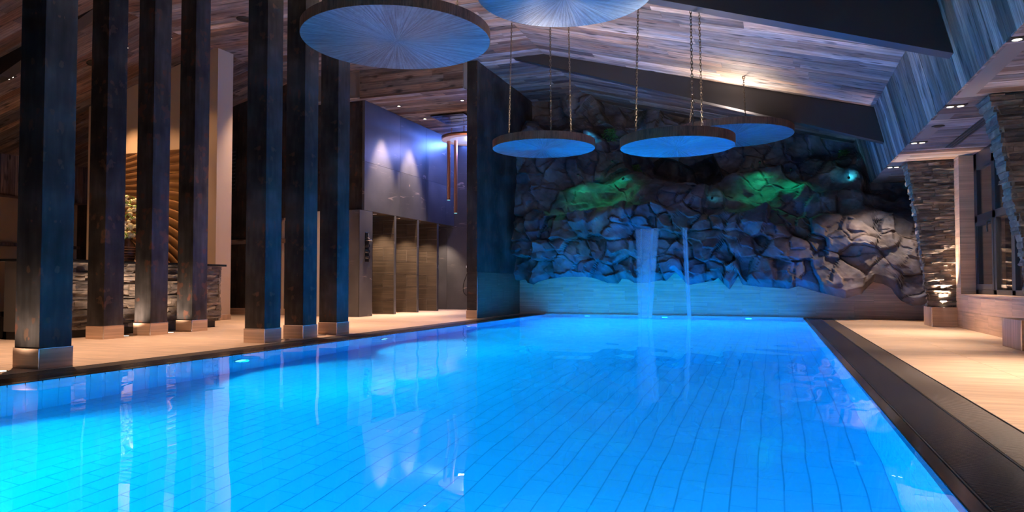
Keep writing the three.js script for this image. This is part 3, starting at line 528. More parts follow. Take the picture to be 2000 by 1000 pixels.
// ------------------------------------------------------------------ reception desk and what stands round it
{
  const g = thing('reception_desk', 'long reception desk clad in layered stone with a black top behind three columns', 'desk');
  const x = -8.25, z0 = -9.05, z1 = -6.05;
  part(g, 'carcass', box(x - 0.62, 0.1, z0 + 0.05, x - 0.05, 0.955, z1), M.rockDark);
  part(g, 'plinth', rbox(x - 0.6, 0, z0 + 0.06, x - 0.08, 0.1, z1 - 0.02, 0.004), M.black);
  part(g, 'worktop', rbox(x - 0.75, 0.958, z0 - 0.05, x + 0.04, 0.992, z1 + 0.02, 0.006, 'z'), M.blackGloss);
  stoneCourses(g, (q) => { q.rotateY(Math.PI / 2); q.translate(x - 0.05, 0, z1); }, z1 - z0, 0.1, 0.955, [0.045, 0.06, 0.08], [0.2, 0.55], undefined, 230);
  stoneCourses(g, (q) => { q.rotateY(Math.PI); q.translate(x - 0.02, 0, z0 + 0.05); }, 0.58, 0.1, 0.955, [0.045, 0.06, 0.08], [0.2, 0.4], undefined, 10);
  const b = thing('low_bench', 'low black bench on the floor left of the nearest column', 'bench', [-9.45, 0, -6.45]);
  part(b, 'seat', rbox(-0.45, 0.27, -0.3, 0.45, 0.34, 0.34, 0.01), M.blackGloss); part(b, 'base', rbox(-0.43, 0, -0.28, 0.43, 0.27, 0.31, 0.006), M.black);
  const pp = thing('black_post', 'black upright panel standing behind the low bench, left of the nearest column', 'panel', [-9.62, 0.0, -7.05]);
  part(pp, 'upright', rbox(-0.12, 0, -0.03, 0.12, 0.98, 0.03, 0.005), M.black); part(pp, 'cap', rbox(-0.16, 0.98, -0.05, 0.16, 1.0, 0.05, 0.004), M.frame);
  // bronze relief of flowing grooves
  const art = thing('bronze_relief', 'bronze wall relief of flowing diagonal grooves on the reception wall', 'wall relief', [0, 0, -10.6]);
  const U = 150, Vn = 320, pos = [], uv = [], idx = [], X0 = -12.6, X1 = -10.67, Y0 = 1.02, Y1 = 3.27;
  for (let j = 0; j <= Vn; j++) for (let i = 0; i <= U; i++) {
    const px = lerp(X0, X1, i / U), py = lerp(Y0, Y1, j / Vn), t = py * (26 - 3 * (px - X0)) + 9 * (px - X0) ** 1.15 * (1.5 - 0.35 * (py - Y0)) + 1.2 * Math.sin(1.6 * px + 0.9 * py);
    pos.push(px, py, 0.028 + 0.032 * Math.abs(Math.sin(t * 1.3)) ** 0.7); uv.push(px, py);
  }
  for (let j = 0; j < Vn; j++) for (let i = 0; i < U; i++) { const a = j * (U + 1) + i; idx.push(a, a + 1, a + U + 1, a + 1, a + U + 2, a + U + 1); }
  const ag = new THREE.BufferGeometry(); ag.setAttribute('position', new THREE.Float32BufferAttribute(pos, 3)); ag.setAttribute('uv', new THREE.Float32BufferAttribute(uv, 2)); ag.setIndex(idx); ag.computeVertexNormals();
  part(art, 'grooved_face', ag, M.bronze); part(art, 'backing', rbox(X0, Y0, 0, X1, Y1, 0.03, 0.004), M.black);
  // back counter, vase, flowers
  const c = thing('back_counter', 'dark counter under the bronze relief behind the stone desk', 'counter', [-11.6, 0, -10.25]);
  part(c, 'top', rbox(-1.3, 0.98, -0.32, 1.3, 1.02, 0.32, 0.005), M.blackGloss); part(c, 'body', rbox(-1.25, 0, -0.3, 1.25, 0.98, 0.28, 0.005), M.black);
  const v = thing('vase', 'dark ribbed vase holding white flowers before the bronze relief', 'vase', [-11.55, 1.02, -10.15]);
  part(v, 'body', lathe([[0.001, 0], [0.09, 0.0], [0.14, 0.12], [0.17, 0.28], [0.15, 0.42], [0.10, 0.50], [0.115, 0.53], [0.105, 0.53], [0.09, 0.49], [0.001, 0.4]], 28), M.vase);
  for (let k = 0; k < 9; k++) part(v, 'band', new THREE.TorusGeometry([0.115, 0.142, 0.155, 0.166, 0.171, 0.168, 0.158, 0.14, 0.118][k], 0.006, 6, 32).rotateX(Math.PI / 2).translate(0, 0.06 + k * 0.05, 0), M.bronze);
  const f = thing('flower_bouquet', 'bouquet of white and green flowers in the dark ribbed vase', 'flowers', [-11.55, 1.52, -10.08]);
  const bl = [], lf = [];
  for (let k = 0; k < 90; k++) { const a = rr(0, 6.283), r = 0.34 * Math.sqrt(rnd()), y = rr(0.05, 0.85), q = new THREE.IcosahedronGeometry(rr(0.02, 0.048), 1), s = Math.sin(Math.PI * clamp(y / 0.95, 0.08, 1)) ** 0.6; q.translate(Math.cos(a) * r * s, y, Math.sin(a) * r * s); bl.push(q); }
  for (let k = 0; k < 120; k++) { const a = rr(0, 6.283), r = 0.36 * Math.sqrt(rnd()), y = rr(0.0, 0.85), q = new THREE.ConeGeometry(0.02, 0.13, 4, 1).scale(1, 1, 0.25); q.rotateX(rr(-1.2, 1.2)).rotateZ(rr(-1.2, 1.2)).translate(Math.cos(a) * r, y, Math.sin(a) * r); lf.push(q); }
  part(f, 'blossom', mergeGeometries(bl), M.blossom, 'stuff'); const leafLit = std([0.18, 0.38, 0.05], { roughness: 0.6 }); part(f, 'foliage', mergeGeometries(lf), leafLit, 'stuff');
  // picture lamps over the relief
  ['left', 'middle', 'right'].forEach((w, i) => {
    const [px, pz, tx] = [[-11.88, -9.9, -11.9], [-10.85, -9.45, -11.1], [-10.15, -9.75, -9.95]][i], py = 5.15 - 0.26 * (FOLD - px);
    const t = thing('recessed_downlight', `${w} of the three warm spots in the sloping boards before the reception wall`, 'downlight', [px, py, pz], 'spots before the reception wall'); t.rotation.z = Math.atan(0.26);
    part(t, 'trim_ring', lathe([[0.035, -0.006], [0.052, -0.009], [0.056, 0]], 24), M.frame); part(t, 'lens', cyl(0.036, 0.036, 0.006, 20), M.glowWarm).position.y = -0.004;
    spot([px, py - 0.05, pz], [tx, i === 2 ? 0.6 : 1.0, -10.6], WARMER, LEVEL.artWash * [1.5, 1, 0.35][i], 30, 0.7);
  });
  // black vent grille in the dark wall
  const vg = thing('vent_grille', 'tall black slotted vent grille on the dark wall beside the cream pier', 'vent', [-11.57, 2.8, DARKZ]);
  part(vg, 'frame', rbox(-0.12, 0, 0, 0.12, 0.98, 0.012, 0.003), M.black);
  for (let k = 0; k < 11; k++) part(vg, 'slat', rbox(-0.1, 0.05 + k * 0.083, 0.008, 0.1, 0.075 + k * 0.083, 0.03, 0.003).rotateX(0), M.frame);
  // round black loudspeakers and a twin spot in the left-hand ceiling
  const sp = [[-11.6, 5.15 - 0.26 * (11.6 - 9.95), -9.44, 'round black ceiling speaker on the sloping boards, left of the desk columns', Math.atan(0.26)], [-8.33, 5.15, -9.57, 'round black ceiling speaker on the flat boards above the cream pier', 0]];
  for (const [a, b2, d, l, t] of sp) { const s = thing('ceiling_speaker', l, 'speaker', [a, b2, d], 'round speakers in the boarded ceiling'); s.rotation.z = t; part(s, 'bezel', lathe([[0.10, -0.012], [0.125, -0.014], [0.13, 0]], 32), M.black); part(s, 'grille', lathe([[0.001, -0.02], [0.06, -0.018], [0.101, -0.01]], 32), M.black); }
}
function twinDownlight(label, [x, y, z], tilt, on, grp) {
  const t = thing('twin_downlight', label, 'downlight', [x, y, z], grp); t.rotation.z = tilt;
  part(t, 'housing', rbox(-0.11, -0.006, -0.065, 0.11, 0.02, 0.065, 0.003), M.black);
  for (const s of [-0.05, 0.05]) { part(t, 'lamp_ring', lathe([[0.034, -0.010], [0.044, -0.010], [0.044, -0.004]], 24).translate(s, 0, 0), M.frame); part(t, 'lens', cyl(0.035, 0.035, 0.006, 20).translate(s, -0.007, 0), on ? M.glowWarm : M.blackGloss); }
  return t;
}
twinDownlight('lit twin spot shining from the sloping boards left of the nearest column', [-12.85, 5.15 - 0.26 * 2.9 - 0.005, -8.77], Math.atan(0.26), 1);
spot([-12.85, 4.36, -8.77], [-12.3, 0, -8.2], WARM, LEVEL.twin, 40, 0.6);
{
  const l = ['lit twin downlight in the soffit farthest along, before the rocks', 'second lit twin downlight in the soffit counting from the rock wall', 'lit twin downlight in the soffit beside the dark ring fitting, nearer the camera', 'lit twin downlight in the soffit at the right edge, above the near pier'];
  [-13.57, -11.34, -9.14, -6.8].forEach((z, i) => { twinDownlight(l[i], [1.93, SOF[1] - 0.002, z], 0, 1, 'twin downlights in the right-hand soffit'); spot([1.95, SOF[1] - 0.03, z], [[1.6, 1.5, 1.2, 1.5][i], 0, z - [0.7, 0, 0.1, 0][i]], WARM, LEVEL.soffit * (i ? 0.9 : 0.6), [50, 34, 30, 34][i], 1, 0.04); if (i % 2) spot([2.0, SOF[1] - 0.03, z + 0.05], [2.66, 0, z + 0.1], WARM, LEVEL.soffit * 0.6, 38, 1, 0.04); });
  spot([1.95, SOF[1] - 0.03, -4.5], [1.95, 0, -4.5], WARM, LEVEL.soffit, 50, 0.7, 0.04); twinDownlight('twin downlight in the soffit on the near side of the near stone pier', [1.95, SOF[1] - 0.002, -4.5], 0, 1, 'twin downlights in the right-hand soffit');
  const r = thing('soffit_ring', 'small dark unlit ring fitting between two lit soffit downlights', 'ring fitting', [1.97, SOF[1] - 0.002, -10.25]);
  part(r, 'ring', lathe([[0.045, -0.008], [0.07, -0.010], [0.075, 0], [0.045, 0.0]], 28), M.frame); part(r, 'centre', cyl(0.044, 0.044, 0.004, 24), M.black);
  const s = thing('slot_diffuser', 'long black slotted air diffuser in the soffit boards', 'air vent', [2.43, SOF[1] - 0.004, -10.6]);
  part(s, 'frame', rbox(-0.06, -0.008, -1.3, 0.06, 0.0, 1.3, 0.003), M.black); for (const x of [-0.035, 0, 0.035]) part(s, 'slot_bar', rbox(x - 0.006, -0.014, -1.27, x + 0.006, -0.006, 1.27, 0.002), M.frame);
}
// warm downlights of the left-hand hall, in the flat ceiling
{
  const l = ['ceiling downlight over the deck between the columns and the showers', 'ceiling downlight over the deck in front of the stone desk', 'ceiling downlight over the deck beside the nearest column', 'ceiling downlight over the way to the dark door'];
  [[-7.0, -11.2], [-6.7, -8.6], [-6.9, -5.2], [-9.3, -11.3]].forEach(([x, z], i) => {
    const t = thing('recessed_downlight', l[i], 'downlight', [x, 5.15, z], 'downlights in the flat boarded ceiling');
    part(t, 'trim_ring', lathe([[0.035, -0.006], [0.052, -0.009], [0.056, 0]], 24), M.frame); part(t, 'lens', cyl(0.036, 0.036, 0.006, 20), M.glowWarm).position.y = -0.004;
    spot([x, 5.11, z], [x, 0, z], HALL, LEVEL.hall * [1, 0.8, 1, 0.45][i], 30, 0.8, 0.04);
  });
}

// ------------------------------------------------------------------ pool lamps
{
  const l = ['pool lamp under water beside the lone nearest column', 'pool lamp under water before the group of three columns at the edge', 'pool lamp under water in front of the showers', 'pool lamp under water at the foot of the dark wall end', 'pool lamp under water nearest the rock wall'];
  [-2.85, -5.57, -8.28, -11.05, -13.8].forEach((z, i) => {
    const t = thing('pool_lamp', l[i], 'pool lamp', [WX0, -0.5, z], 'round lamps in the left pool wall');
    part(t, 'bezel', lathe([[0.075, 0], [0.10, 0.004], [0.108, 0.014], [0.09, 0.022], [0.075, 0.018]], 32).rotateZ(-Math.PI / 2), M.chrome);
    part(t, 'lens', cyl(0.078, 0.078, 0.014, 32).rotateZ(-Math.PI / 2).translate(0.01, 0, 0), M.glowPool);
    spot([WX0 + 0.04, -0.5, z], [WX0 + 3, -1.05, z - 0.1], POOL, LEVEL.pool * (i ? 1 : 0.5), 72, 0.7, 0.06);
  });
}

{
  const add = (label, x, z, dx, dz, turn, cd) => {
    const t = thing('pool_lamp', label, 'pool lamp', [x, -0.5, z], 'round lamps in the end walls of the pool'); t.rotation.y = turn;
    part(t, 'bezel', lathe([[0.075, 0], [0.10, 0.004], [0.108, 0.014], [0.09, 0.022], [0.075, 0.018]], 32).rotateZ(-Math.PI / 2), M.chrome);
    part(t, 'lens', cyl(0.078, 0.078, 0.014, 32).rotateZ(-Math.PI / 2).translate(0.01, 0, 0), M.glowPool);
    spot([x + dx * 0.04, -0.5, z + dz * 0.04], [x + dx * 2, -1.6, z + dz * 2], dz > 0 ? POOL_END : POOL, cd, 74, 0.7, 0.06);
  };
  ['left', 'middle', 'right'].forEach((w, i) => add(`${w} one of the pool lamps under water below the rocks`, [-3.9, -2.2, -0.5][i], PZ0, 0, 1, -Math.PI / 2, LEVEL.poolEnd));
  [-3.4, -0.9].forEach((x, i) => add(`pool lamp in the near end wall of the pool, ${i ? 'towards the grate' : 'towards the columns'}`, x, PZ1, 0, -1, Math.PI / 2, LEVEL.pool * 0.3));
}

// ------------------------------------------------------------------ hanging discs
{
  const link = new THREE.TorusGeometry(0.017, 0.0052, 6, 12).scale(0.72, 1.45, 1);
  function chainGeo(a, b) {                              // links from a up to b
    const A = new THREE.Vector3(...a), B = new THREE.Vector3(...b), d = B.clone().sub(A), L = d.length(), n = Math.floor(L / 0.038), q = new THREE.Quaternion().setFromUnitVectors(new THREE.Vector3(0, 1, 0), d.clone().normalize()), out = [];
    for (let i = 0; i < n; i++) { const g = link.clone(); if (i % 2) g.rotateY(Math.PI / 2); g.applyQuaternion(q); const p = A.clone().addScaledVector(d, (i + 0.5) / n); g.translate(p.x, p.y, p.z); out.push(g); }
    return mergeGeometries(out);
  }
  function discGeo(Rd) {                                  // underside with polar texture coordinates, looking down
    const N = 192, K = 10, pos = [], uv = [], nor = [], idx = [];
    for (let k = 0; k <= K; k++) for (let i = 0; i <= N; i++) { const r = Math.max(0.004, Rd * k / K), a = i / N * 2 * Math.PI; pos.push(r * Math.cos(a), 0, r * Math.sin(a)); nor.push(0, -1, 0); uv.push(i / N, k / K); }
    for (let k = 0; k < K; k++) for (let i = 0; i < N; i++) { const a = k * (N + 1) + i, b = a + N + 1; idx.push(a, b, a + 1, a + 1, b, b + 1); }
    const g = new THREE.BufferGeometry(); g.setAttribute('position', new THREE.Float32BufferAttribute(pos, 3)); g.setAttribute('normal', new THREE.Float32BufferAttribute(nor, 3)); g.setAttribute('uv', new THREE.Float32BufferAttribute(uv, 2)); g.setIndex(idx); return g;
  }
  function rimGeo(Rd, h) {
    const N = 128, pos = [], uv = [], nor = [], idx = [], prof = [[Rd - 0.006, 0.0], [Rd, 0.006], [Rd, h - 0.006], [Rd - 0.006, h]], nn = [[0.7, -0.7], [1, 0], [1, 0], [0.7, 0.7]];
    prof.forEach(([r, y], k) => { for (let i = 0; i <= N; i++) { const a = i / N * 2 * Math.PI; pos.push(r * Math.cos(a), y, r * Math.sin(a)); nor.push(nn[k][0] * Math.cos(a), nn[k][1], nn[k][0] * Math.sin(a)); uv.push(y * 3, a * Rd * 1.6); } });
    for (let k = 0; k < 3; k++) for (let i = 0; i < N; i++) { const a = k * (N + 1) + i, b = a + N + 1; idx.push(a, b, a + 1, a + 1, b, b + 1); }
    const g = new THREE.BufferGeometry(); g.setAttribute('position', new THREE.Float32BufferAttribute(pos, 3)); g.setAttribute('normal', new THREE.Float32BufferAttribute(nor, 3)); g.setAttribute('uv', new THREE.Float32BufferAttribute(uv, 2)); g.setIndex(idx); return g;
  }
  // x, underside y, z, radius, angle of the first chain against the camera's right, label, uplight
  const list = [
    [-4.05, 3.48, -7.16, 1.077, 30, 'largest hanging disc, overlapping the tops of the steel columns', 1],
    [-2.04, 3.72, -7.14, 0.926, 60, 'hanging disc cut off by the top edge of the picture', 1],
    [-3.32, 2.77, -10.44, 0.792, 38, 'hanging disc over the pool in front of the dark wall end, clear of other discs', 0.8],
    [-1.11, 2.37, -8.92, 0.697, 38, 'lowest hanging disc, overlapping another disc right behind it', 0.7],
    [-0.68, 3.29, -13.09, 1.043, 30, 'hanging disc partly hidden behind the lowest disc, under the far beam', 1],
  ];
  const yaw = 20.2 * R, TH = 0.12;
  list.forEach(([x, y, z, r, phi, label, k]) => {
    const g = thing('hanging_disc', label, 'hanging lamp', [x, y, z], 'round discs hanging on chains above the pool');
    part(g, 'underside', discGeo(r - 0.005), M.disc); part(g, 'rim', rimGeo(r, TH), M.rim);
    part(g, 'top_plate', cyl(r - 0.006, r - 0.006, 0.01, 96).translate(0, TH - 0.008, 0), M.discTop);
    part(g, 'core', cyl(r - 0.02, r - 0.02, 0.09, 64).translate(0, TH / 2, 0), M.black);
    for (let i = 0; i < 3; i++) {
      const a = (phi + i * 120) * R, lx = 0.74 * r * Math.cos(a), lz = -0.74 * r * Math.sin(a);     // right and towards the camera
      const ox = lx * Math.cos(yaw) + lz * Math.sin(yaw), oz = -lx * Math.sin(yaw) + lz * Math.cos(yaw);
      let tx = ox * 0.9, tz = oz * 0.9, ty = roofY(x + tx) - y;
      const wz = z + tz; for (const bz of [-13.07, -8.25]) if (wz < bz + 0.02 && wz > bz - 0.22) ty = Math.min(ty, 5.155 - 0.3267 * (x + tx + 4.81) - y);
      part(g, 'chain', chainGeo([ox, TH, oz], [tx, ty - 0.03, tz]), M.chain);
      part(g, 'hook', new THREE.TorusGeometry(0.022, 0.007, 8, 16).translate(tx, ty - 0.02, tz), M.chain);
    }
    const lamp = part(g, 'lamp', cyl(0.10, 0.12, 0.04, 24).translate(0, TH + 0.02, 0), M.frame); part(lamp, 'lens', cyl(0.09, 0.09, 0.008, 24).translate(0, TH + 0.043, 0), M.glowWarm);
    spot([x, y + TH + 0.06, z], [x, y + 3, z], new THREE.Color(1.0, 0.80, 0.66), LEVEL.discTop * k, 86, 0.35, 0.08);
  });
}

// ------------------------------------------------------------------ rock face with waterfalls
{
  const raw = [-5.32,1.08,0.45, -4.8,0.96,0.5, -4.33,1.02,0.5, -3.85,1.12,0.55, -3.32,0.95,0.65, -3.01,1.11,0.6, -2.69,1.11,0.65, -2.35,1,0.7,
-1.97,1.05,0.75, -1.56,0.99,0.8, -1.11,0.94,0.8, -0.79,0.89,0.8, -0.53,0.99,0.85, -0.2,0.93,0.85, 0.13,0.93,0.85, 0.49,0.93,0.85,
0.85,1.02,0.9, 1.23,0.88,1, 1.49,1.11,1, 1.84,0.87,0.9, 2.34,0.59,0.85, 2.43,0.36,0.8, -5.26,1.42,0.55, -4.73,1.35,0.7,
-4.35,1.51,0.8, -3.97,1.39,0.75, -3.56,1.49,0.8, -3.12,1.38,0.85, -2.76,1.43,0.75, -2.5,1.48,0.7, -2.08,1.53,0.7, -1.77,1.36,0.7,
-1.25,1.5,0.9, -1,1.34,0.95, -0.61,1.48,1, -0.28,1.53,0.95, 0.04,1.42,1, 0.4,1.37,0.95, 0.81,1.55,1, 1.15,1.49,1.1,
1.57,1.48,1.1, 2.17,1.2,1, 2,1.38,1, 2.51,1.2,0.9, -5.4,1.89,0.5, -5,1.98,0.6, -4.63,1.86,0.65, -4.27,1.79,0.7,
-3.92,1.95,0.7, -3.44,2.03,0.85, -3.05,2.07,0.9, -3.1,1.75,0.9, -2.76,2.15,1, -2.5,2.04,1, -2.19,2.19,1, -2.04,1.98,0.95,
-1.73,2.12,1, -1.54,2.33,0.9, -1.28,1.95,1.05, -0.94,1.99,1, -0.75,1.88,1, -0.42,1.82,1.05, -0.05,1.72,1, 0.28,1.92,0.8,
0.59,1.81,0.85, 0.99,1.79,0.95, 1.69,1.87,0.9, 1.5,1.68,1, 1.94,1.77,0.9, 2.37,1.76,0.8, -5.19,2.47,0.4, -4.86,2.58,0.3,
-4.49,2.44,0.35, -4.15,2.55,0.3, -3.81,2.6,0.25, -3.36,2.7,0.2, -3.04,2.87,0.1, -2.51,2.56,0.6, -1.97,2.47,0.7, -1.08,2.3,0.5,
-0.68,2.3,0.4, -0.5,2.61,-0.1, -0.1,2.66,-0.2, 0.2,2.44,0.2, 0.48,2.25,0.4, 0.75,2.23,0.5, 1.06,2.26,0.6, 1.39,2.22,0.4,
1.95,2.22,0.2, 2.2,2.46,-0.3, 2.47,2.2,0.2, -5.47,3.31,0.3, -5.22,3.18,0.3, -4.89,3.41,0.2, -4.56,3.17,0.1, -4.23,3.28,0,
-3.9,3.4,-0.1, -3.53,3.41,-0.3, -3.32,3.24,-0.4, -5.2,4.17,0, -5.01,4.8,-1, -4.31,4.1,-0.1, -3.89,4.07,-0.1, -3.69,3.83,0,
-4.82,4.53,-1, -4.36,4.9,-0.6, -4.14,4.46,-0.6, -3.91,4.62,-0.9, -3.56,4.81,-1.3, -3.72,4.18,-0.9, -3.1,4.69,-1.5, -3.23,4.95,-1.5,
-3.54,3.87,-0.9, -2.58,4.46,-0.9, -2.19,4.33,-1, -2,4.64,-1.4, -3.24,3.1,-0.3, -2.88,3.58,-1.6, -2.42,3.34,-1.8, -1.94,3.19,-1.8,
-1.48,3.3,-1.9, -2.66,3.66,-1.4, -2.26,3.77,-1.5, -1.65,3.58,-1.3, -0.84,3.46,-0.9, -0.46,3.29,-0.7, -0.35,3.53,-0.8, 0.01,3.39,-0.8,
0.53,3.44,-0.9, 0.94,3.48,-1, 0.31,3.02,-0.6, 0.81,3.1,-0.6, 1.09,2.89,-0.4, -0.3,2.79,-0.3, 0.01,2.89,-0.4, 1.39,3.16,-0.5,
1.34,3.57,-1, 1.62,2.81,0, 1.83,2.98,-0.2, 2.38,2.66,-0.3, 1.99,2.65,-0.1];
  const bottom = [-5.42,0.76, -5.3,0.79, -5.22,0.71, -5.06,0.67, -4.94,0.74, -4.76,0.79, -4.3,0.84, -3.84,0.84, -3.61,0.79, -3.39,0.7, -3.14,0.69, -3.09,0.8, -2.9,0.78, -2.74,0.7, -2.5,0.71, -2.2,0.76, -2.1,0.74, -1.94,0.89, -1.89,0.92, -1.64,0.66, -1.43,0.7, -1.13,0.75, -1.06,0.81, -0.93,0.67, -0.83,0.57, -0.66,0.84, -0.59,0.67, -0.3,0.63, 0.27,0.59, 0.45,0.64, 0.82,0.52, 1.26,0.41, 1.53,0.49, 1.75,0.72, 1.92,0.68, 2.09,0.58, 2.21,0.37, 2.38,0.28, 2.55,0.29, 2.67,0.36];
  const calm = (x, y, p) => (p < -1.25 ? 0.5 : y > 2.1 && y < 2.95 && p > -0.35 && p < 0.65 ? 0.4 : x > 0.9 ? 0.5 : p < -0.2 ? 0.75 : 1);
  const seeds = []; for (let i = 0; i < raw.length; i += 3) { const k = calm(raw[i], raw[i + 1], raw[i + 2]); seeds.push({ x: raw[i], y: raw[i + 1], p: raw[i + 2], k, o: rr(-0.13, 0.13) * k, w: rr(-0.06, 0.12), c: rnd() < 0.25 ? 0 : rr(0.05, 0.15) * k, a: rr(-0.38, 0.38) * k, b: rr(-0.45, 0.25) * k }); }
  const bx = [], by = []; for (let i = 0; i < bottom.length; i += 2) { bx.push(bottom[i]); by.push(bottom[i + 1]); }
  const low = (x) => { if (x <= bx[0]) return by[0]; for (let i = 1; i < bx.length; i++) if (x <= bx[i]) { const t = (x - bx[i - 1]) / (bx[i] - bx[i - 1]); return lerp(by[i - 1], by[i], t); } return by[by.length - 1]; };
  const n2 = (x, y, s) => vnoise(x + 40, y + 40, 997, 997, s) - 0.5;
  const fb = (x, y, s) => n2(x, y, s) + 0.5 * n2(x * 2.1, y * 2.1, s + 1) + 0.25 * n2(x * 4.3, y * 4.3, s + 2) + 0.12 * n2(x * 9, y * 9, s + 3);
  function sample(x, y) {                                 // [cell, distance from the wall plane]
    const wx = x + 0.16 * fb(x * 1.6, y * 1.6, 301), wy = y + 0.13 * fb(x * 1.6, y * 1.6, 311);
    let d1 = 1e9, d2 = 1e9, c = 0, c2 = 0, sw = 0, sp = 0;
    for (let i = 0; i < seeds.length; i++) {
      const s = seeds[i], dx = wx - s.x, dy = (wy - s.y) * 1.15, d = Math.sqrt(dx * dx + dy * dy) - s.w;
      if (d < d1) { d2 = d1; c2 = c; d1 = d; c = i; } else if (d < d2) { d2 = d; c2 = i; }
      const w = 1 / (dx * dx + dy * dy + 0.015) ** 1.5; sw += w; sp += w * s.p;
    }
    const s = seeds[c], t = seeds[c2], base = sp / sw, e = d2 - d1;
    // second level: small angular chips inside every block
    const gx = wx / 0.36 + s.o * 40, gy = wy / 0.23, ix = Math.floor(gx), iy = Math.floor(gy); let m1 = 1e9, h = 0;
    for (let a = -1; a < 2; a++) for (let b = -1; b < 2; b++) { const X = ix + a, Y = iy + b, px = X + 0.15 + 0.7 * hash2(X, Y, 351), py = Y + 0.15 + 0.7 * hash2(X, Y, 352), q = (gx - px) ** 2 + (gy - py) ** 2; if (q < m1) { m1 = q; h = (hash2(X, Y, 353) - 0.5) * 0.075 + (hash2(X, Y, 354) - 0.5) * 0.20 * (gx - px) + (hash2(X, Y, 355) - 0.5) * 0.16 * (gy - py); } }
    const deep = Math.max(s.c, t.c * 0.5), sharp = deep > 0.03, crack = Math.exp(-((e / 0.020) ** 2)), own = (q) => lerp(base, q.p, 0.45) + q.o + q.a * (wx - q.x) + q.b * (wy - q.y);
    const w = 0.5 + 0.5 * smooth(e, 0, sharp ? 0.012 : 0.09);
    const p = lerp(own(t), own(s), w) + 1.25 * h * s.k - deep * crack + 0.13 * fb(x * 1.3, y * 1.3, 321) * s.k + 0.03 * fb(x * 6, y * 6, 341);
    return [c, p];
  }
  const NX = 360, NY = 250, x0 = -5.52, x1 = 2.72, P = new Float32Array((NX + 1) * (NY + 3) * 3), cell = new Int32Array((NX + 1) * (NY + 3));
  for (let i = 0; i <= NX; i++) {
    const x = lerp(x0, x1, i / NX), yb = low(x), yt = x > EAVE[0] ? lerp(EAVE[1], SOF[1], clamp((x - EAVE[0]) / (SOF[0] - EAVE[0]), 0, 1)) + 0.05 : roofY(x) + 0.03;
    for (let j = 0; j < NY + 3; j++) {
      const k = j * (NX + 1) + i, v = Math.max(0, j - 2) / NY, y = lerp(yb, yt, v); let [c, p] = sample(x, y);
      const under = smooth(y - yb, 0, 0.16); p = lerp(p * 0.72, p, under);
      let Y = y, Z = PZ0 + p; if (j === 0) { Z = PZ0 - 0.02; Y = yb + 0.1; } if (j === 1) { Z = PZ0 + p * 0.55; Y = yb + 0.035; }
      if (y > 3.9) Z = Math.min(Z, PZ0 - 0.1);
      P[k * 3] = x; P[k * 3 + 1] = Y; P[k * 3 + 2] = Math.max(Z, BACK + 0.02); cell[k] = c;
    }
  }
  const rows = NY + 3, all = [], by_ = new Map();
  for (let j = 0; j < rows - 1; j++) for (let i = 0; i < NX; i++) { const a = j * (NX + 1) + i, b = a + 1, c = a + NX + 1, d = c + 1; for (const t of [[a, b, c], [b, d, c]]) { all.push(...t); const k = cell[t[0]] === cell[t[1]] ? cell[t[0]] : cell[t[2]]; if (!by_.has(k)) by_.set(k, []); by_.get(k).push(...t); } }
  const full = new THREE.BufferGeometry(); full.setAttribute('position', new THREE.BufferAttribute(P, 3)); full.setIndex(all); full.computeVertexNormals();
  const N = full.attributes.normal.array;
  const rock = thing('rock_formation', 'rugged grey rock formation of cracked boulders across the end of the pool', 'rock formation');
  for (const [, tri] of [...by_.entries()].sort((a, b) => a[0] - b[0])) {
    const map = new Map(), pos = [], nor = [], uv = [], idx = [];
    for (const t of tri) { let k = map.get(t); if (k === undefined) { k = pos.length / 3; map.set(t, k); pos.push(P[t * 3], P[t * 3 + 1], P[t * 3 + 2]); nor.push(N[t * 3], N[t * 3 + 1], N[t * 3 + 2]); uv.push(P[t * 3] + 0.5 * P[t * 3 + 2], P[t * 3 + 1] - 0.7 * P[t * 3 + 2]); } idx.push(k); }
    const g = new THREE.BufferGeometry(); g.setAttribute('position', new THREE.Float32BufferAttribute(pos, 3)); g.setAttribute('normal', new THREE.Float32BufferAttribute(nor, 3)); g.setAttribute('uv', new THREE.Float32BufferAttribute(uv, 2)); g.setIndex(idx);
    part(rock, 'boulder', g, M.rock);
  }
  const surf = (x, y) => PZ0 + sample(x, y)[1];

  // falling water: two thin veils with a lens-shaped section
  const streak = texture(256, 256, 1, 1, (u, v) => grey(0.2 + 1.2 * (0.7 * vnoise(u * 9, v * 1, 9, 1, 401) + 0.3 * vnoise(u * 18, v * 1, 18, 1, 403) - 0.25)), false);
  M.fall = new THREE.MeshPhysicalMaterial({ color: 0xc8f0ff, roughness: 0.3, transparent: true, opacity: 0.32, alphaMap: streak });
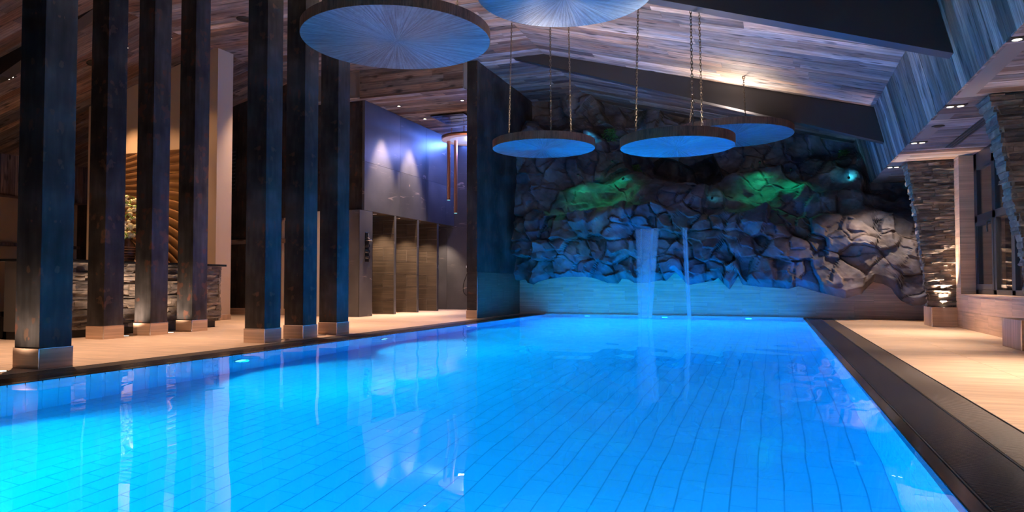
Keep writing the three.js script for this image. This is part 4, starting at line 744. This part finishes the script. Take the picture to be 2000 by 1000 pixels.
  function fall(label, xt0, xt1, xb0, xb1, z, yt) {
    const t = thing('waterfall', label, 'waterfall', [0, 0, 0]);
    for (let a = 0; a <= 8; a++) for (let b = 0; b <= 20; b++) z = Math.max(z, surf(lerp(xt0, xt1, a / 8), lerp(0.65, yt - 0.02, b / 20)) + 0.03);   // clear of the rock
    for (let s = 0; s < 1; s++) {
      const n = 28, pos = [], uv = [], idx = [];
      for (let k = 0; k <= 24; k++) { const v = k / 24, y = lerp(yt, 0, v), a = lerp(xt0, xb0, v) + s * 0.03, b = lerp(xt1, xb1, v) - s * 0.03, zz = z + 0.10 * Math.sqrt(v); for (let i = 0; i <= n; i++) { const q = i / n * 2 * Math.PI; pos.push((a + b) / 2 + (b - a) / 2 * Math.cos(q), y, zz + (0.012 + 0.03 * v - s * 0.006) * Math.sin(q)); uv.push(i / n + s * 0.3, v * 0.6); } }
      for (let k = 0; k < 24; k++) for (let i = 0; i < n; i++) { const a = k * (n + 1) + i, b = a + 1, c = a + n + 1, d = c + 1; idx.push(a, c, b, b, c, d); }
      const g = new THREE.BufferGeometry(); g.setAttribute('position', new THREE.Float32BufferAttribute(pos, 3)); g.setAttribute('uv', new THREE.Float32BufferAttribute(uv, 2)); g.setIndex(idx); g.computeVertexNormals(); part(t, 'water_sheet', g, M.fall);
    }
  }
  fall('wide veil of falling water narrowing towards the pool', -2.63, -2.15, -2.57, -2.29, -14.42, 1.80);
  fall('thin straight stream of falling water right of the wide veil', -1.70, -1.60, -1.60, -1.52, -14.40, 1.80);

  // lamps hidden among the rocks
  const lamps = [
    [-3.84, 3.98, -16.0, TEAL, 'teal lamp glowing in the rock niche under the ridge', M.glowTeal, LEVEL.rockTeal * 1.0],
    [-3.05, 2.98, -15.15, TEAL, 'pale blue lamp in the rocks left of the dark cave', M.glowTeal, LEVEL.rockTeal * 0.35],
    [1.40, 2.78, -15.45, TEAL, 'bright teal lamp in the rocks under the boarded fascia', M.glowTeal, LEVEL.rockTeal * 1.5],
    [-1.15, 2.42, -14.85, TEAL, 'small blue lamp on the ledge below the dark cave', M.glowTeal, LEVEL.rockTeal * 0.35],
    [-3.30, 3.35, -15.0, GREEN, 'green lamp high above the left rock slope', M.glowGreen, LEVEL.rockGreen],
    [-4.0, 3.05, -15.0, GREEN, 'green lamp low above the left rock slope, towards the dark wall', M.glowGreen, LEVEL.rockGreen * 0.7],
    [0.35, 3.0, -15.0, GREEN, 'green lamp low above the right rock slope, towards the stone pier', M.glowGreen, LEVEL.rockGreen * 0.7],
    [-0.25, 3.2, -15.0, GREEN, 'green lamp high above the right rock slope', M.glowGreen, LEVEL.rockGreen],
    [-1.62, 4.05, -16.3, TEAL, 'teal lamp on the upper rocks behind the far discs', M.glowTeal, LEVEL.rockTeal * 0.7],
  ];
  for (const [x, y, z, c, label, mat, cd] of lamps) {
    const off = c === GREEN ? 0.5 : 0.2, zz = surf(x, y) + off, t = thing('rock_lamp', label, 'spotlight', [x, y, zz], 'coloured lamps among the rocks');
    const turn = c === GREEN ? Math.PI : -Math.PI / 3, hd = part(t, 'housing', lathe([[0.001, -0.05], [0.022, -0.048], [0.026, -0.012], [0.022, -0.008]], 16), M.black), ln = part(t, 'lens', cyl(0.02, 0.02, 0.004, 16), mat); hd.rotation.x = turn; ln.rotation.x = turn; ln.position.set(0, -0.012 * Math.cos(turn), -0.012 * Math.sin(turn));
    part(t, 'stem', tube([[0, -0.01, -off - 0.05], [0, 0.04, -off * 0.5], [0, 0.02, -0.01]], 0.006, 16, 6), M.black);
    if (c === GREEN) spot([x, y, zz], [x, y - 0.9, zz - 0.12], c, cd, 66, 0.9, 0.03); else spot([x, y, zz - 0.03], [x + 0.08, y + 0.16, zz - 0.33], c, cd, 62, 0.9, 0.03);
  }
  // hanging greenery
  function plant(label, x, y, n, drop) {
    const z = surf(x, y) + 0.04, t = thing('trailing_plant', label, 'plant', [x, y, z], 'plants growing on the rocks'), lv = [], st = [];
    for (let k = 0; k < n; k++) {
      const a = rr(-1.4, 1.4), L = rr(0.12, 0.3) * drop, c = [[0, 0, 0], [0.25 * L * Math.sin(a), 0.1 * L, 0.35 * L], [0.5 * L * Math.sin(a), -0.25 * L, 0.55 * L], [0.62 * L * Math.sin(a), -0.9 * L, 0.6 * L]], cv = new THREE.CatmullRomCurve3(c.map((p) => new THREE.Vector3(...p)));
      st.push(new THREE.TubeGeometry(cv, 8, 0.0025, 4)); for (let m = 1; m < 9; m++) { const p = cv.getPoint(m / 9), q = new THREE.ConeGeometry(0.016, 0.06, 4, 1).scale(1, 1, 0.2).rotateX(rr(-1, 1)).rotateZ(rr(0.8, 2.3) * (m % 2 ? 1 : -1)).translate(p.x + (m % 2 ? 0.02 : -0.02), p.y, p.z); lv.push(q); }
    }
    part(t, 'stem', mergeGeometries(st), M.leaf); part(t, 'foliage', mergeGeometries(lv), M.leaf, 'stuff');
  }
  plant('green trailing plant beside the teal rock niche under the ridge', -3.55, 4.25, 16, 1.6); plant('small dark plant on the rocks left of the lowest disc', -3.05, 3.45, 12, 1.2); plant('dark plant above the bright teal rock under the fascia', 1.38, 3.45, 14, 1.0); plant('small green plant above the pale rock block beside the dark wall', -4.35, 3.95, 10, 0.8);
}

renderer.render(scene, camera);
